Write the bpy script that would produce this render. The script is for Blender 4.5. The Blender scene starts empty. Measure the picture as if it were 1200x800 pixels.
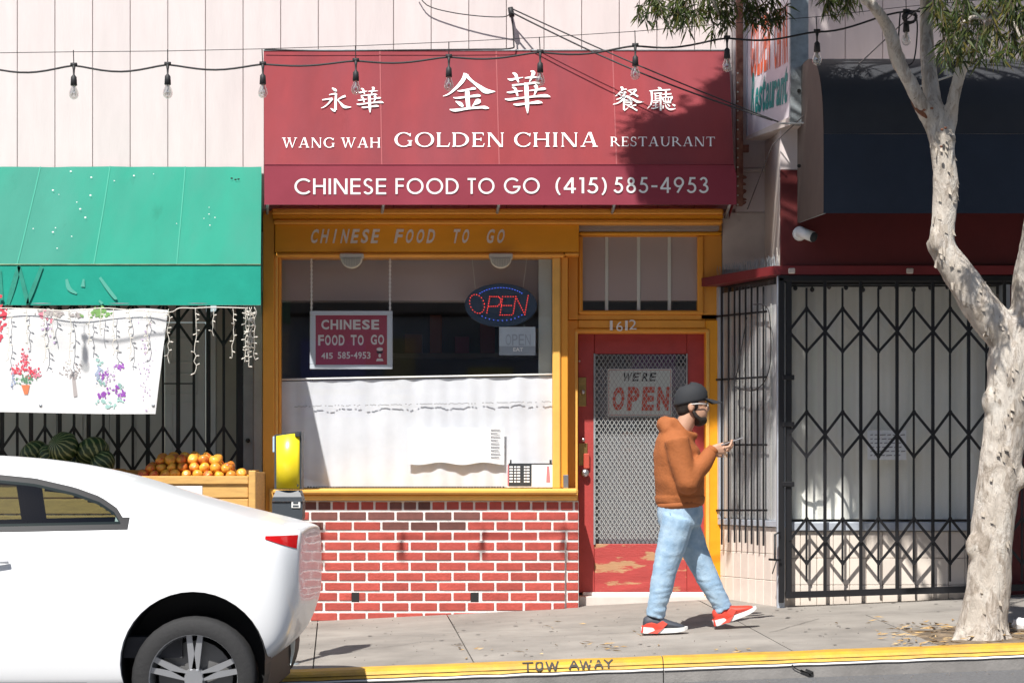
import bpy, bmesh, math, random
from mathutils import Vector, Matrix, noise
random.seed(7)
S = bpy.context.scene
COL = S.collection
R = math.radians
# ------------------------------------------------------------------ camera
D, F, HZ, CZ = 16.0, 2560.0, 560.0, 1.2       # distance to facade, focal length in photo px, horizon row, eye height
cam = bpy.data.cameras.new("camera"); camo = bpy.data.objects.new("camera", cam); COL.objects.link(camo)
camo.location = (0, -D, CZ); camo.rotation_euler = (R(90), 0, 0)
cam.sensor_width = 36; cam.lens = 36 * F / 1200; cam.shift_y = (HZ - 400) / 1200
cam.clip_end = 500; S.camera = camo
# ------------------------------------------------------------------ world and sun
SUN = Vector((.37, 1.0, -1.44)).normalized()
wd = bpy.data.worlds.new("World"); S.world = wd; wd.use_nodes = True
wn = wd.node_tree; bg = wn.nodes["Background"]
sky = wn.nodes.new("ShaderNodeTexSky"); sky.sky_type = 'NISHITA'; sky.sun_disc = False
sky.sun_elevation = math.asin(-SUN.z); sky.sun_rotation = math.atan2(-SUN.x, -SUN.y)
wn.links.new(sky.outputs[0], bg.inputs[0]); bg.inputs[1].default_value = 0.078
sl = bpy.data.lights.new("sun", 'SUN'); so = bpy.data.objects.new("sun", sl); COL.objects.link(so)
sl.energy = 4.9; sl.angle = R(.53); sl.color = (1, .965, .915)
so.rotation_euler = SUN.to_track_quat('-Z', 'Y').to_euler(); so.location = (-4, -8, 14)
S.view_settings.view_transform = 'Standard'; S.view_settings.look = 'None'; S.view_settings.gamma = 1
S.view_settings.exposure = 0.48
S.cycles.max_bounces = 8; S.cycles.transparent_max_bounces = 16

# ------------------------------------------------------------------ helpers
def W(px, py, y=0.0):
    k = (D + y) / F
    return Vector(((px - 600) * k, y, CZ + (HZ - py) * k))
def X(px, y=0.0): return (px - 600) * (D + y) / F
def Z(py, y=0.0): return CZ + (HZ - py) * (D + y) / F
CAM = Vector((0, -D, CZ))
def onplane(P0, n, off=0.0):
    n = Vector(n).normalized(); P0 = Vector(P0)
    if n.dot(CAM - P0) < 0: n = -n
    Q = P0 + n * off
    def f(px, py, extra=0.0):
        d = Vector(((px - 600) / F, 1, (HZ - py) / F))
        t = (Q + n * extra - CAM).dot(n) / d.dot(n)
        return CAM + d * t
    return f
def yplane(y): return onplane((0, y, 0), (0, -1, 0))

def mat(name, col, rough=.6, var=0.0, scale=6, bump=0.0, bscale=60, col2=None, metal=0, spec=None, rnd=0.0, stretch=(1,1,1), emit=None, es=1, dirt=0.0, lo=.38, hi=.62, trans=0):
    m = bpy.data.materials.new(name); m.use_nodes = True
    nt = m.node_tree; b = nt.nodes["Principled BSDF"]
    b.inputs['Roughness'].default_value = rough; b.inputs['Metallic'].default_value = metal
    if spec is not None: b.inputs['Specular IOR Level'].default_value = spec
    c = tuple(col) + (1,)
    b.inputs['Base Color'].default_value = c
    if emit: b.inputs['Emission Color'].default_value = tuple(emit) + (1,); b.inputs['Emission Strength'].default_value = es
    if var or bump or col2 or rnd or dirt:
        geo = nt.nodes.new("ShaderNodeNewGeometry"); mp = nt.nodes.new("ShaderNodeMapping"); mp.inputs['Scale'].default_value = stretch
        nt.links.new(geo.outputs['Position'], mp.inputs[0])
        out = None
        def mix(fac, a, bb, typ='MIX'):
            x = nt.nodes.new("ShaderNodeMix"); x.data_type = 'RGBA'; x.blend_type = typ
            if isinstance(fac, float): x.inputs[0].default_value = fac
            else: nt.links.new(fac, x.inputs[0])
            for i, v in ((6, a), (7, bb)):
                if isinstance(v, tuple): x.inputs[i].default_value = v
                else: nt.links.new(v, x.inputs[i])
            return x.outputs[2]
        cur = c
        def nz(sc, det=5, ro=.6):
            n = nt.nodes.new("ShaderNodeTexNoise"); n.inputs['Scale'].default_value = sc; n.inputs['Detail'].default_value = det
            n.inputs['Roughness'].default_value = ro
            nt.links.new(mp.outputs[0], n.inputs[0]); return n.outputs[0]
        def ramp(f, a, bb):
            r = nt.nodes.new("ShaderNodeMapRange"); r.inputs[1].default_value = a; r.inputs[2].default_value = bb
            nt.links.new(f, r.inputs[0]); return r.outputs[0]
        if col2: cur = mix(ramp(nz(scale), lo, hi), cur, tuple(col2) + (1,))
        if var:
            f = ramp(nz(scale * 1.7, 8), .3, .7)
            g = nt.nodes.new("ShaderNodeMapRange"); g.inputs[3].default_value = 1 - var; g.inputs[4].default_value = 1 + var
            nt.links.new(f, g.inputs[0])
            v = nt.nodes.new("ShaderNodeCombineColor")
            for i in range(3): nt.links.new(g.outputs[0], v.inputs[i])
            cur = mix(1.0, cur, v.outputs[0], 'MULTIPLY')
        if rnd:
            oi = nt.nodes.new("ShaderNodeObjectInfo"); g = nt.nodes.new("ShaderNodeMapRange")
            g.inputs[3].default_value = 1 - rnd; g.inputs[4].default_value = 1 + rnd
            nt.links.new(oi.outputs['Random'], g.inputs[0])
            v = nt.nodes.new("ShaderNodeCombineColor")
            for i in range(3): nt.links.new(g.outputs[0], v.inputs[i])
            cur = mix(1.0, cur, v.outputs[0], 'MULTIPLY')
        if dirt:
            cur = mix(ramp(nz(scale * 3.1, 9, .7), .62, .62 + .25 / max(dirt, .01)), cur, (c[0]*.35, c[1]*.32, c[2]*.28, 1))
        if not isinstance(cur, tuple): nt.links.new(cur, b.inputs['Base Color'])
        if bump:
            bn = nt.nodes.new("ShaderNodeBump"); bn.inputs['Strength'].default_value = bump; bn.inputs['Distance'].default_value = .01
            nt.links.new(nz(bscale, 6), bn.inputs['Height']); nt.links.new(bn.outputs[0], b.inputs['Normal'])
    if trans:
        tb = nt.nodes.new("ShaderNodeBsdfTranslucent"); tb.inputs[0].default_value = c
        ms = nt.nodes.new("ShaderNodeMixShader"); ms.inputs[0].default_value = trans
        nt.links.new(b.outputs[0], ms.inputs[1]); nt.links.new(tb.outputs[0], ms.inputs[2])
        nt.links.new(ms.outputs[0], nt.nodes["Material Output"].inputs[0])
    return m
def glass(name, refl=.09, tint=(1, 1, 1)):
    m = bpy.data.materials.new(name); m.use_nodes = True; nt = m.node_tree
    nt.nodes.remove(nt.nodes["Principled BSDF"])
    t = nt.nodes.new("ShaderNodeBsdfTransparent"); t.inputs[0].default_value = tuple(tint) + (1,)
    g = nt.nodes.new("ShaderNodeBsdfGlossy"); g.inputs['Roughness'].default_value = .015
    ms = nt.nodes.new("ShaderNodeMixShader"); ge = nt.nodes.new("ShaderNodeNewGeometry"); dp = nt.nodes.new("ShaderNodeVectorMath"); dp.operation = 'DOT_PRODUCT'
    nt.links.new(ge.outputs['Normal'], dp.inputs[0]); nt.links.new(ge.outputs['Incoming'], dp.inputs[1])
    def mth(op, a, b=None):
        x = nt.nodes.new("ShaderNodeMath"); x.operation = op
        for i, v in enumerate((a, b)):
            if v is None: continue
            if isinstance(v, (int, float)): x.inputs[i].default_value = v
            else: nt.links.new(v, x.inputs[i])
        return x.outputs[0]
    fr = mth('POWER', mth('SUBTRACT', 1, mth('ABSOLUTE', dp.outputs['Value'])), 5)
    nt.links.new(mth('ADD', mth('MULTIPLY', fr, 1 - refl), refl), ms.inputs[0])
    nt.links.new(t.outputs[0], ms.inputs[1]); nt.links.new(g.outputs[0], ms.inputs[2])
    nt.links.new(ms.outputs[0], nt.nodes["Material Output"].inputs[0])
    return m

class MB:
    def __init__(s): s.v = []; s.f = []; s.mi = []
    def add(s, vs, fs, mi=0):
        o = len(s.v); s.v += [tuple(v) for v in vs]; s.f += [tuple(i + o for i in f) for f in fs]; s.mi += [mi] * len(fs)
    def box(s, x0, x1, y0, y1, z0, z1, c=0.0, mi=0):
        if x0 > x1: x0, x1 = x1, x0
        if y0 > y1: y0, y1 = y1, y0
        if z0 > z1: z0, z1 = z1, z0
        if c <= 0:
            s.add([(x, y, z) for x in (x0, x1) for y in (y0, y1) for z in (z0, z1)],
                  [(0,1,3,2),(4,6,7,5),(0,4,5,1),(2,3,7,6),(0,2,6,4),(1,5,7,3)], mi); return s
        c = min(c, (x1-x0)*.4, (y1-y0)*.4, (z1-z0)*.4)
        vs = []; idx = {}
        for i, x in enumerate((x0, x1)):
            for j, y in enumerate((y0, y1)):
                for k, z in enumerate((z0, z1)):
                    sx, sy, sz = (1 if i == 0 else -1), (1 if j == 0 else -1), (1 if k == 0 else -1)
                    for a, (dx, dy, dz) in enumerate(((0, sy*c, sz*c), (sx*c, 0, sz*c), (sx*c, sy*c, 0))):
                        idx[i, j, k, a] = len(vs); vs.append((x+dx, y+dy, z+dz))
        fs = []
        for i in (0, 1): fs.append([idx[i,0,0,0], idx[i,0,1,0], idx[i,1,1,0], idx[i,1,0,0]][::1 if i == 0 else -1])
        for j in (0, 1): fs.append([idx[0,j,0,1], idx[1,j,0,1], idx[1,j,1,1], idx[0,j,1,1]][::1 if j == 0 else -1])
        for k in (0, 1): fs.append([idx[0,0,k,2], idx[0,1,k,2], idx[1,1,k,2], idx[1,0,k,2]][::1 if k == 0 else -1])
        for j in (0,1):
            for k in (0,1): fs.append([idx[0,j,k,1], idx[1,j,k,1], idx[1,j,k,2], idx[0,j,k,2]])
        for i in (0,1):
            for k in (0,1): fs.append([idx[i,0,k,0], idx[i,1,k,0], idx[i,1,k,2], idx[i,0,k,2]])
        for i in (0,1):
            for j in (0,1): fs.append([idx[i,j,0,0], idx[i,j,1,0], idx[i,j,1,1], idx[i,j,0,1]])
        for i in (0,1):
            for j in (0,1):
                for k in (0,1): fs.append([idx[i,j,k,0], idx[i,j,k,1], idx[i,j,k,2]])
        s.add(vs, fs, mi); return s
    def pbox(s, px0, px1, py0, py1, yf, yb, c=.004, mi=0):
        "box whose front face (plane y=yf) spans the given photo rectangle"
        s.box(X(px0, yf), X(px1, yf), yf, yb, Z(py1, yf), Z(py0, yf), c, mi); return s
    def tube(s, pts, rad, n=8, cap=True, ell=None, mi=0):
        pts = [Vector(p) for p in pts]; m = len(pts)
        if not isinstance(rad, (list, tuple)): rad = [rad] * m
        d0 = (pts[1] - pts[0]).normalized(); up = Vector((0, 0, 1)) if abs(d0.z) < .9 else Vector((1, 0, 0))
        u = d0.cross(up).normalized(); vs = []; fs = []
        for i in range(m):
            d = (pts[min(i+1, m-1)] - pts[max(i-1, 0)])
            if d.length < 1e-9: d = d0
            d.normalize(); u = (u - d * u.dot(d)).normalized(); w = d.cross(u)
            r = rad[i]; ra, rb = (r if isinstance(r, tuple) else (r, r))
            for k in range(n):
                a = 2 * math.pi * k / n
                vs.append(pts[i] + u * math.cos(a) * ra + w * math.sin(a) * rb)
        for i in range(m - 1):
            for k in range(n):
                fs.append((i*n+k, i*n+(k+1) % n, (i+1)*n+(k+1) % n, (i+1)*n+k))
        if cap: fs.append(tuple(range(n))[::-1]); fs.append(tuple((m-1)*n + k for k in range(n)))
        s.add(vs, fs, mi)
    def rings(s, rings, cap=True, mi=0):
        n = len(rings[0]); vs = [p for r in rings for p in r]; fs = []
        for i in range(len(rings)-1):
            for k in range(n): fs.append((i*n+k, i*n+(k+1) % n, (i+1)*n+(k+1) % n, (i+1)*n+k))
        if cap: fs.append(tuple(range(n))[::-1]); fs.append(tuple((len(rings)-1)*n+k for k in range(n)))
        s.add(vs, fs, mi)
    def ball(s, c, r, seg=10, rg=7, mi=0, rot=None):
        if not isinstance(r, (tuple, list)): r = (r, r, r)
        c = Vector(c); vs = []; 
        for i in range(1, rg):
            t = math.pi * i / rg
            for k in range(seg):
                a = 2*math.pi*k/seg
                p = Vector((math.sin(t)*math.cos(a)*r[0], math.sin(t)*math.sin(a)*r[1], math.cos(t)*r[2]))
                if rot: p = rot @ p
                vs.append(c + p)
        top = Vector((0, 0, r[2])); bot = Vector((0, 0, -r[2]))
        if rot: top = rot @ top; bot = rot @ bot
        vs += [c + top, c + bot]; T = len(vs) - 2; B = T + 1; fs = []
        for k in range(seg):
            fs.append((T, k, (k+1) % seg)); fs.append((B, (rg-2)*seg+(k+1) % seg, (rg-2)*seg+k))
            for i in range(rg-2): fs.append((i*seg+k, (i+1)*seg+k, (i+1)*seg+(k+1) % seg, i*seg+(k+1) % seg))
        s.add(vs, fs, mi)
    def extr(s, poly, vec, mi=0):
        "polygon (list of 3D points) extruded by vec"
        n = len(poly); vec = Vector(vec); vs = [Vector(p) for p in poly] + [Vector(p) + vec for p in poly]
        s.add(vs, [tuple(range(n)), tuple(range(n, 2*n))[::-1]] + [(k, k+n, (k+1) % n + n, (k+1) % n) for k in range(n)], mi)
    def grid(s, f, nu, nv, mi=0):
        vs = [f(i/nu, j/nv) for i in range(nu+1) for j in range(nv+1)]
        s.add(vs, [(i*(nv+1)+j, (i+1)*(nv+1)+j, (i+1)*(nv+1)+j+1, i*(nv+1)+j+1) for i in range(nu) for j in range(nv)], mi)
    def mesh(s, name, m, smooth=False, fixn=True):
        me = bpy.data.meshes.new(name); me.from_pydata(s.v, [], s.f)
        for x in (m if isinstance(m, (list, tuple)) else [m]): me.materials.append(x)
        if len(set(s.mi)) > 1: me.polygons.foreach_set('material_index', s.mi)
        if fixn:
            bm = bmesh.new(); bm.from_mesh(me); bmesh.ops.recalc_face_normals(bm, faces=bm.faces); bm.to_mesh(me); bm.free()
        if smooth: me.polygons.foreach_set('use_smooth', [True] * len(me.polygons))
        me.update(); return me
    def build(s, name, m, parent=None, smooth=False, fixn=True, **kw):
        if not s.v: return None
        me = s.mesh(name, m, smooth, fixn)
        # put the origin at the base centre of the piece
        xs = [v[0] for v in s.v]; ys = [v[1] for v in s.v]; zs = [v[2] for v in s.v]
        c = Vector(((min(xs)+max(xs))/2, (min(ys)+max(ys))/2, min(zs)))
        me.transform(Matrix.Translation(-c))
        return link(name, me, c, parent, **kw)
def link(name, me, loc=(0,0,0), parent=None, **kw):
    o = bpy.data.objects.new(name, me); COL.objects.link(o)
    loc = Vector(loc)
    if parent:
        o.parent = parent
        loc = loc - wpos(parent)
    o.location = loc
    for k, v in kw.items(): o[k] = v
    return o
def wpos(o):
    p = Vector(o.location)
    while o.parent: o = o.parent; p += Vector(o.location)
    return p
def thing(name, label, cat, loc=(0,0,0), group=None):
    o = bpy.data.objects.new(name, None); COL.objects.link(o); o.location = loc; o.empty_display_size = .1
    o['label'] = label; o['category'] = cat
    if group: o['group'] = group
    return o
def tag(o, label, cat, group=None):
    o['label'] = label; o['category'] = cat
    if group: o['group'] = group
    return o
def bake(o, mods):
    for t, kw in mods:
        md = o.modifiers.new(t.lower(), t)
        for k, v in kw.items(): setattr(md, k, v)
    bpy.context.view_layer.update()
    me = bpy.data.meshes.new_from_object(o.evaluated_get(bpy.context.evaluated_depsgraph_get()))
    o.modifiers.clear(); o.data = me; return o
def smooth(o): o.data.polygons.foreach_set('use_smooth', [True]*len(o.data.polygons)); return o
def pipe(pts, r, name, m, parent=None, n=6, **kw):
    b = MB(); b.tube(pts, r, n); return b.build(name, m, parent, smooth=True, **kw)
def lerp(a, b, t): return a + (b - a) * t
def cr(pts, sub=6):
    "Catmull-Rom through tuples of any length"
    P = [tuple(p) for p in pts]; P = [P[0]] + P + [P[-1]]; out = []
    for i in range(1, len(P)-2):
        for k in range(sub):
            t = k/sub
            out.append(tuple(.5*((2*b)+(-a+c)*t+(2*a-5*b+4*c-d)*t*t+(-a+3*b-3*c+d)*t**3) for a, b, c, d in zip(P[i-1], P[i], P[i+1], P[i+2])))
    out.append(P[-2]); return out

# ------------------------------------------------------------------ writing
FONTC = {}
def font(text, bold=0.0):
    k = (text, bold)
    if k in FONTC: return FONTC[k]
    cu = bpy.data.curves.new("lettering", 'FONT'); cu.body = text; cu.offset = bold; cu.resolution_u = 3
    o = bpy.data.objects.new("lettering", cu); COL.objects.link(o); bpy.context.view_layer.update()
    me = bpy.data.meshes.new_from_object(o.evaluated_get(bpy.context.evaluated_depsgraph_get()))
    vs = [(v.co.x, v.co.y) for v in me.vertices]; fs = [tuple(p.vertices) for p in me.polygons]
    bpy.data.objects.remove(o); bpy.data.meshes.remove(me)
    x0 = min(v[0] for v in vs); x1 = max(v[0] for v in vs); y0 = min(v[1] for v in vs); y1 = max(v[1] for v in vs)
    FONTC[k] = ([((a-x0)/(x1-x0), (b-y0)/(y1-y0)) for a, b in vs], fs); return FONTC[k]
def write(b, text, rect, f, bold=0.0, shear=0.0, mi=0, off=.002):
    "lay builtin-font text over the photo rectangle (x0,y0,x1,y1) on surface f"
    vs, fs = font(text, bold); x0, y0, x1, y1 = rect
    b.add([f(x0 + (x1-x0)*u + shear*(y1-y0)*v, y1 - (y1-y0)*v, off) for u, v in vs], fs, mi)
def letters(par, m, items, f, bold=0.0, shear=0.0, off=.002):
    "items: (text, rect); every character becomes its own object"
    for text, (x0, y0, x1, y1) in items:
        adv = {'I': .42, '1': .55, "'": .3, '-': .7, 'W': 1.35}; tot = sum(adv.get(c, 1) for c in text); x = 0
        for c in text:
            a = adv.get(c, 1); xa = x0 + (x1-x0)*x/tot; xb = x0 + (x1-x0)*(x+a-.16)/tot; x += a
            ya, yb = y0, y1
            if c == "'": yb = y0 + (y1-y0)*.35
            if c == '-': ya, yb = y0 + (y1-y0)*.45, y0 + (y1-y0)*.62
            b = MB(); write(b, c, (xa, ya, xb, yb), f, bold, shear, off=off); b.build('letter', m, par)
def polys(b, ps, f, mi=0, off=.002):
    for i, p in enumerate(ps):
        b.add([f(x, y, off + .0002*(i % 9)) for x, y in p], [tuple(range(len(p)))], mi)
def ribbon(pts):
    "tapered brush stroke: (x,y,width) points -> quads"
    P = cr(pts, 4) if len(pts) > 2 else [pts[0], tuple((a+b)/2 for a, b in zip(*pts)), pts[1]]
    L = []
    for i, p in enumerate(P):
        a = P[max(i-1, 0)]; c = P[min(i+1, len(P)-1)]; dx, dy = c[0]-a[0], c[1]-a[1]; l = math.hypot(dx, dy) or 1
        L.append(((p[0]-dy/l*p[2]/2, p[1]+dx/l*p[2]/2), (p[0]+dy/l*p[2]/2, p[1]-dx/l*p[2]/2)))
    return [[L[i][0], L[i][1], L[i+1][1], L[i+1][0]] for i in range(len(L)-1)]
def brush(b, strokes, sc, ox, oy, f):
    k = 0
    par = b; b = MB()
    for st in strokes:
        vs = []; fs = []
        for q in ribbon(st):
            o = len(vs); vs += [f(ox + x/sc, oy + y/sc, .002 + .0004*(k % 12)) for x, y in q]; fs.append((o, o+1, o+2, o+3))
        b.add(vs, fs); k += 1
    b.build('character', M['lettering'], par, fixn=False)
def ring(cx, cy, rx, ry, wx, wy, a0=0, a1=360, n=18):
    out = []
    for i in range(n):
        q = []
        for t, (p, r) in ((i, (0, 0)), (i, (wx, wy)), (i+1, (wx, wy)), (i+1, (0, 0))):
            a = R(a0 + (a1-a0)*t/n); q.append((cx+(rx-p)*math.cos(a), cy+(ry-r)*math.sin(a)))
        out.append(q)
    return out
def seg(x0, y0, x1, y1, w):
    dx, dy = x1-x0, y1-y0; l = math.hypot(dx, dy); nx, ny = -dy/l*w/2, dx/l*w/2
    return [[(x0+nx, y0+ny), (x0-nx, y0-ny), (x1-nx, y1-ny), (x1+nx, y1+ny)]]
def hq(xa, xb, y, xc, xd, y2): return [[(xa, y), (xb, y), (xd, y2), (xc, y2)]]   # slanted quad between two heights
def sans(ch):
    "geometric capitals, unit height, y up: (width, polygons)"
    w = .125; h = w/2
    B = lambda x0, y0, x1, y1: [[(x0, y0), (x1, y0), (x1, y1), (x0, y1)]]
    if ch == 'C': return .86, ring(.5, .5, .5, .51, w, w, 42, 318)
    if ch == 'G': return .98, ring(.5, .5, .5, .51, w, w, 42, 345) + B(.55, .38, .99, .38+w*.9)
    if ch == 'O': return 1.0, ring(.5, .5, .5, .51, w, w, 0, 360, 24)
    if ch == 'H': return .68, B(0, 0, w, 1)+B(.68-w, 0, .68, 1)+B(w, .46, .68-w, .46+w)
    if ch == 'I': return w, B(0, 0, w, 1)
    if ch == 'N': return .74, B(0, 0, w, 1)+B(.74-w, 0, .74, 1)+hq(0, w*1.15, 1, .74-w*1.15, .74, 0)
    if ch == 'E': return .55, B(0, 0, w, 1)+B(w, 0, .55, w)+B(w, 1-w, .55, 1)+B(w, .46, .53, .46+w)
    if ch == 'F': return .5, B(0, 0, w, 1)+B(w, 1-w, .5, 1)+B(w, .46, .48, .46+w)
    if ch == 'D': return .76, B(0, 0, w, 1)+B(w, 0, .28, w)+B(w, 1-w, .28, 1)+ring(.28, .5, .48, .5, w, w, -90, 90)
    if ch == 'T': return .5, B(.25-h, 0, .25+h, 1-w)+B(0, 1-w, .5, 1)
    if ch == 'S': return .52, ring(.26, .745, .25, .265, w, w*.95, 25, 270)+ring(.25, .265, .27, .275, w, w*.95, -155, 90)
    if ch == '(': return .25, ring(.55, .45, .55, .75, w*.9, w*.6, 130, 230, 10)
    if ch == ')': return .25, [[(.25-x, y) for x, y in q] for q in ring(.55, .45, .55, .75, w*.9, w*.6, 130, 230, 10)]
    if ch == '-': return .36, B(0, .36, .36, .36+w)
    if ch == '1': return .24, B(.12, 0, .12+w, 1)+B(0, 1-w, .12, 1)
    if ch == '4': return .66, B(.40, 0, .40+w, 1)+B(.02, .22, .64, .22+w)+seg(.05, .28, .45, .97, w)
    if ch == '5': return .6, ring(.27, .32, .3, .33, w, w, -155, 118)+B(.16, 1-w, .52, 1)+hq(.16, .16+w, 1-w, .08, .08+w, .52)
    if ch == '8': return .58, ring(.29, .28, .29, .29, w, w, 0, 360)+ring(.29, .75, .22, .25, w, w, 0, 360)
    if ch == '9': return .62, ring(.31, .68, .31, .33, w, w, 0, 360)+seg(.55, .60, .22, .02, w)
    if ch == '3': return .55, ring(.24, .28, .3, .29, w, w, -160, 95)+ring(.24, .75, .24, .26, w, w, -80, 160)
    return .35, []
def serif(ch):
    T, t, s, st = .15, .06, .075, .05
    B = lambda x0, y0, x1, y1: [[(x0, y0), (x1, y0), (x1, y1), (x0, y1)]]
    def stem(x, w=T, top=1, bot=1):
        p = B(x, st if bot else 0, x+w, 1-st if top else 1)
        if bot: p += [[(x-s, 0), (x+w+s, 0), (x+w+s*.3, st*1.3), (x-s*.3, st*1.3)]]
        if top: p += [[(x-s, 1), (x+w+s, 1), (x+w+s*.3, 1-st*1.3), (x-s*.3, 1-st*1.3)]]
        return p
    if ch == 'O': return 1.2, ring(.6, .5, .58, .52, T*1.1, t, 0, 360, 26)
    if ch == 'C': return 1.05, ring(.58, .5, .56, .52, T*1.1, t, 42, 318, 22)+[[(.98, .7), (1.02, .98), (.96, .92), (.92, .82)], [(.92, .12), (1.02, .26), (.98, .3), (.88, .16)]]
    if ch == 'G': return 1.15, ring(.58, .5, .56, .52, T*1.1, t, 42, 318, 22)+[[(.98, .7), (1.02, .98), (.96, .92), (.92, .82)]]+B(.9, .06, 1.04, .42)+B(.82, .4, 1.1, .45)
    if ch == 'L': return .85, stem(.1)+B(.25, 0, .8, t)+[[(.74, t), (.8, t), (.86, .28), (.82, .28)]]
    if ch == 'D': return 1.12, stem(.1)+ring(.42, .5, .64, .5, T*1.15, t, -90, 90, 16)+B(.2, 0, .42, t)+B(.2, 1-t, .42, 1)
    if ch == 'E': return .82, stem(.1)+B(.25, 0, .74, t)+B(.25, 1-t, .72, 1)+B(.25, .49, .6, .49+t)+[[(.7, t), (.75, t), (.8, .24), (.76, .24)], [(.68, 1-t), (.73, 1-t), (.75, .8), (.71, .8)], [(.56, .4), (.6, .4), (.6, .64), (.56, .64)]]
    if ch == 'N': return 1.12, stem(.12, t)+stem(.93, t, 1, 0)+hq(.08, .08+T*1.25, 1, .99-T*1.2, .99, -.02)
    if ch == 'H': return 1.08, stem(.1)+stem(.83)+B(.25, .49, .83, .49+t)
    if ch == 'I': return .4, stem(.12)
    if ch == 'A': return 1.1, hq(.5, .5+T*1.2, 1.03, .95-T*.9, .99, .04)+hq(.49, .56, 1.0, .13, .19, .04)+B(.28, .3, .8, .3+t*.9)+B(.02, 0, .32, st)+B(.74, 0, 1.08, st)
    if ch == 'W': return 1.5, hq(.1, .1+T*1.1, .97, .44-.02, .48+.02, -.02)+hq(.68, .74, .8, .43, .49, 0)+hq(.62, .62+T*1.1, .97, 1.0, 1.06, -.02)+hq(1.34, 1.40, .97, 1.0, 1.06, 0)+B(0, 1-st, .36, 1)+B(.54, 1-st, .88, 1)+B(1.22, 1-st, 1.5, 1)
    if ch == 'S': return .72, ring(.35, .75, .28, .27, T*.8, t*1.2, 30, 270, 14)+ring(.35, .26, .32, .28, T*.8, t*1.2, -150, 90, 14)+B(.56, .72, .6, .98)+B(.04, .02, .08, .3)
    if ch == 'T': return .95, stem(.4, T, 0, 1)+B(.04, 1-t, .91, 1)+[[(.02, .78), (.06, .78), (.1, 1-t), (.04, 1-t)], [(.89, .78), (.93, .78), (.91, 1-t), (.85, 1-t)]]
    if ch == 'U': return 1.1, ring(.56, .38, .41, .40, T, t*1.2, 180, 360, 14)+B(.15, .38, .15+T, 1)+B(.91, .38, .97, 1)+B(.06, 1-st, .4, 1)+B(.82, 1-st, 1.06, 1)
    if ch == 'R': return 1.05, stem(.1)+ring(.4, .73, .32, .27, T, t, -90, 90, 12)+B(.2, 1-t, .42, 1)+B(.2, .46, .42, .46+t)+hq(.4, .4+T*1.2, .48, .9, 1.06, 0)
    return .5, []
def glyphs(text, fn, gap):
    x = 0; out = []
    for ch in text:
        if ch == ' ': x += .45; continue
        w, ps = fn(ch); out += [[(x+a, b) for a, b in p] for p in ps]; x += w + gap
    return x - gap, out
def write2(par, text, fn, rect, f, gap=.14, off=.002):
    "each letter is an object of its own"
    w, _ = glyphs(text, fn, gap); x0, y0, x1, y1 = rect; x = 0
    for ch in text:
        if ch == ' ': x += .45; continue
        cw, ps = fn(ch); b = MB()
        polys(b, [[(x0+(x1-x0)*(a+x)/w, y1-(y1-y0)*c) for a, c in p] for p in ps], f, 0, off)
        b.build('letter', M['lettering'], par, fixn=False); x += cw + gap

# ------------------------------------------------------------------ materials
M = {}
M['siding'] = mat('painted_siding', (.65, .575, .56), .6, .05, 2.2, .12, 25, rnd=.025, dirt=.2, stretch=(3, 3, .5))
M['dark'] = mat('dark_void', (.02, .02, .02), .9)
M['gap'] = mat('groove_shadow', (.42, .35, .33), .9)
M['redcloth'] = mat('red_awning_cloth', (.25, .040, .046), .75, .12, 1.1, .12, 140, col2=(.205, .042, .052), dirt=.5, spec=.2, trans=.12, stretch=(1.6, .4, .4))
M['redval'] = mat('red_valance_cloth', (.30, .050, .075), .7, .1, 1.3, .1, 140, dirt=.2, spec=.2, trans=.12)
M['white'] = mat('white_paint', (.86, .86, .83), .5)
M['lettering'] = mat('white_lettering', (.86, .86, .84), .55)
M['green'] = mat('green_awning_cloth', (.025, .265, .185), .7, .09, 1.0, .12, 120, col2=(.045, .24, .18), dirt=.6, spec=.2, trans=.12, stretch=(1.6, .4, .4))
M['greenval'] = mat('green_valance_cloth', (.015, .335, .245), .6, .1, 2.0, .2, 12, spec=.25, trans=.12)
M['orange'] = mat('orange_painted_wood', (.80, .34, .04), .42, .10, 2.5, .12, 40, dirt=.35, stretch=(1, 1, .4))
M['orange2'] = mat('ochre_painted_fascia', (.86, .35, .012), .42, .12, 1.6, .1, 30, dirt=.3, stretch=(.4, 1, 1))
M['trim'] = mat('yellow_orange_sill', (.82, .45, .10), .4, .08, 4, .15, 40, dirt=.5)
M['brick'] = mat('red_painted_brick', (.43, .070, .052), .6, .14, 11, .5, 70, rnd=.14, dirt=.35)
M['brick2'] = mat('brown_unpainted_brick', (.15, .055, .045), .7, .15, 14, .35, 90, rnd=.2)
M['mortar'] = mat('white_mortar', (.78, .74, .71), .8, .1, 14, .6, 70, dirt=.4)
M['door'] = mat('worn_red_door_paint', (.40, .055, .05), .45, .1, 6, .15, 50)
M['black'] = mat('black_iron', (.010, .010, .012), .45, .0, spec=.5, bump=.1, bscale=80)
M['wirem'] = mat('black_rubber_cord', (.02, .02, .022), .6)
M['steel'] = mat('brushed_steel', (.5, .52, .55), .35, .1, 8, metal=.9)
M['alum'] = mat('dull_aluminium', (.5, .54, .6), .45, .08, 10, metal=.3)
M['galv'] = mat('galvanised_sheet', (.36, .40, .42), .5, .25, 9, .15, 30, metal=.45)
M['brass'] = mat('worn_brass', (.5, .34, .12), .35, .15, 30, metal=.9)
M['walk'] = mat('concrete_pavement', (.275, .252, .224), .85, .24, 1.3, .4, 90, rnd=.06, dirt=.9)
M['kerb'] = mat('kerb_concrete', (.20, .19, .18), .85, .22, 3, .4, 70, dirt=.8)
M['asphalt'] = mat('asphalt', (.135, .135, .137), .9, .3, 30, .6, 180)
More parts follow.
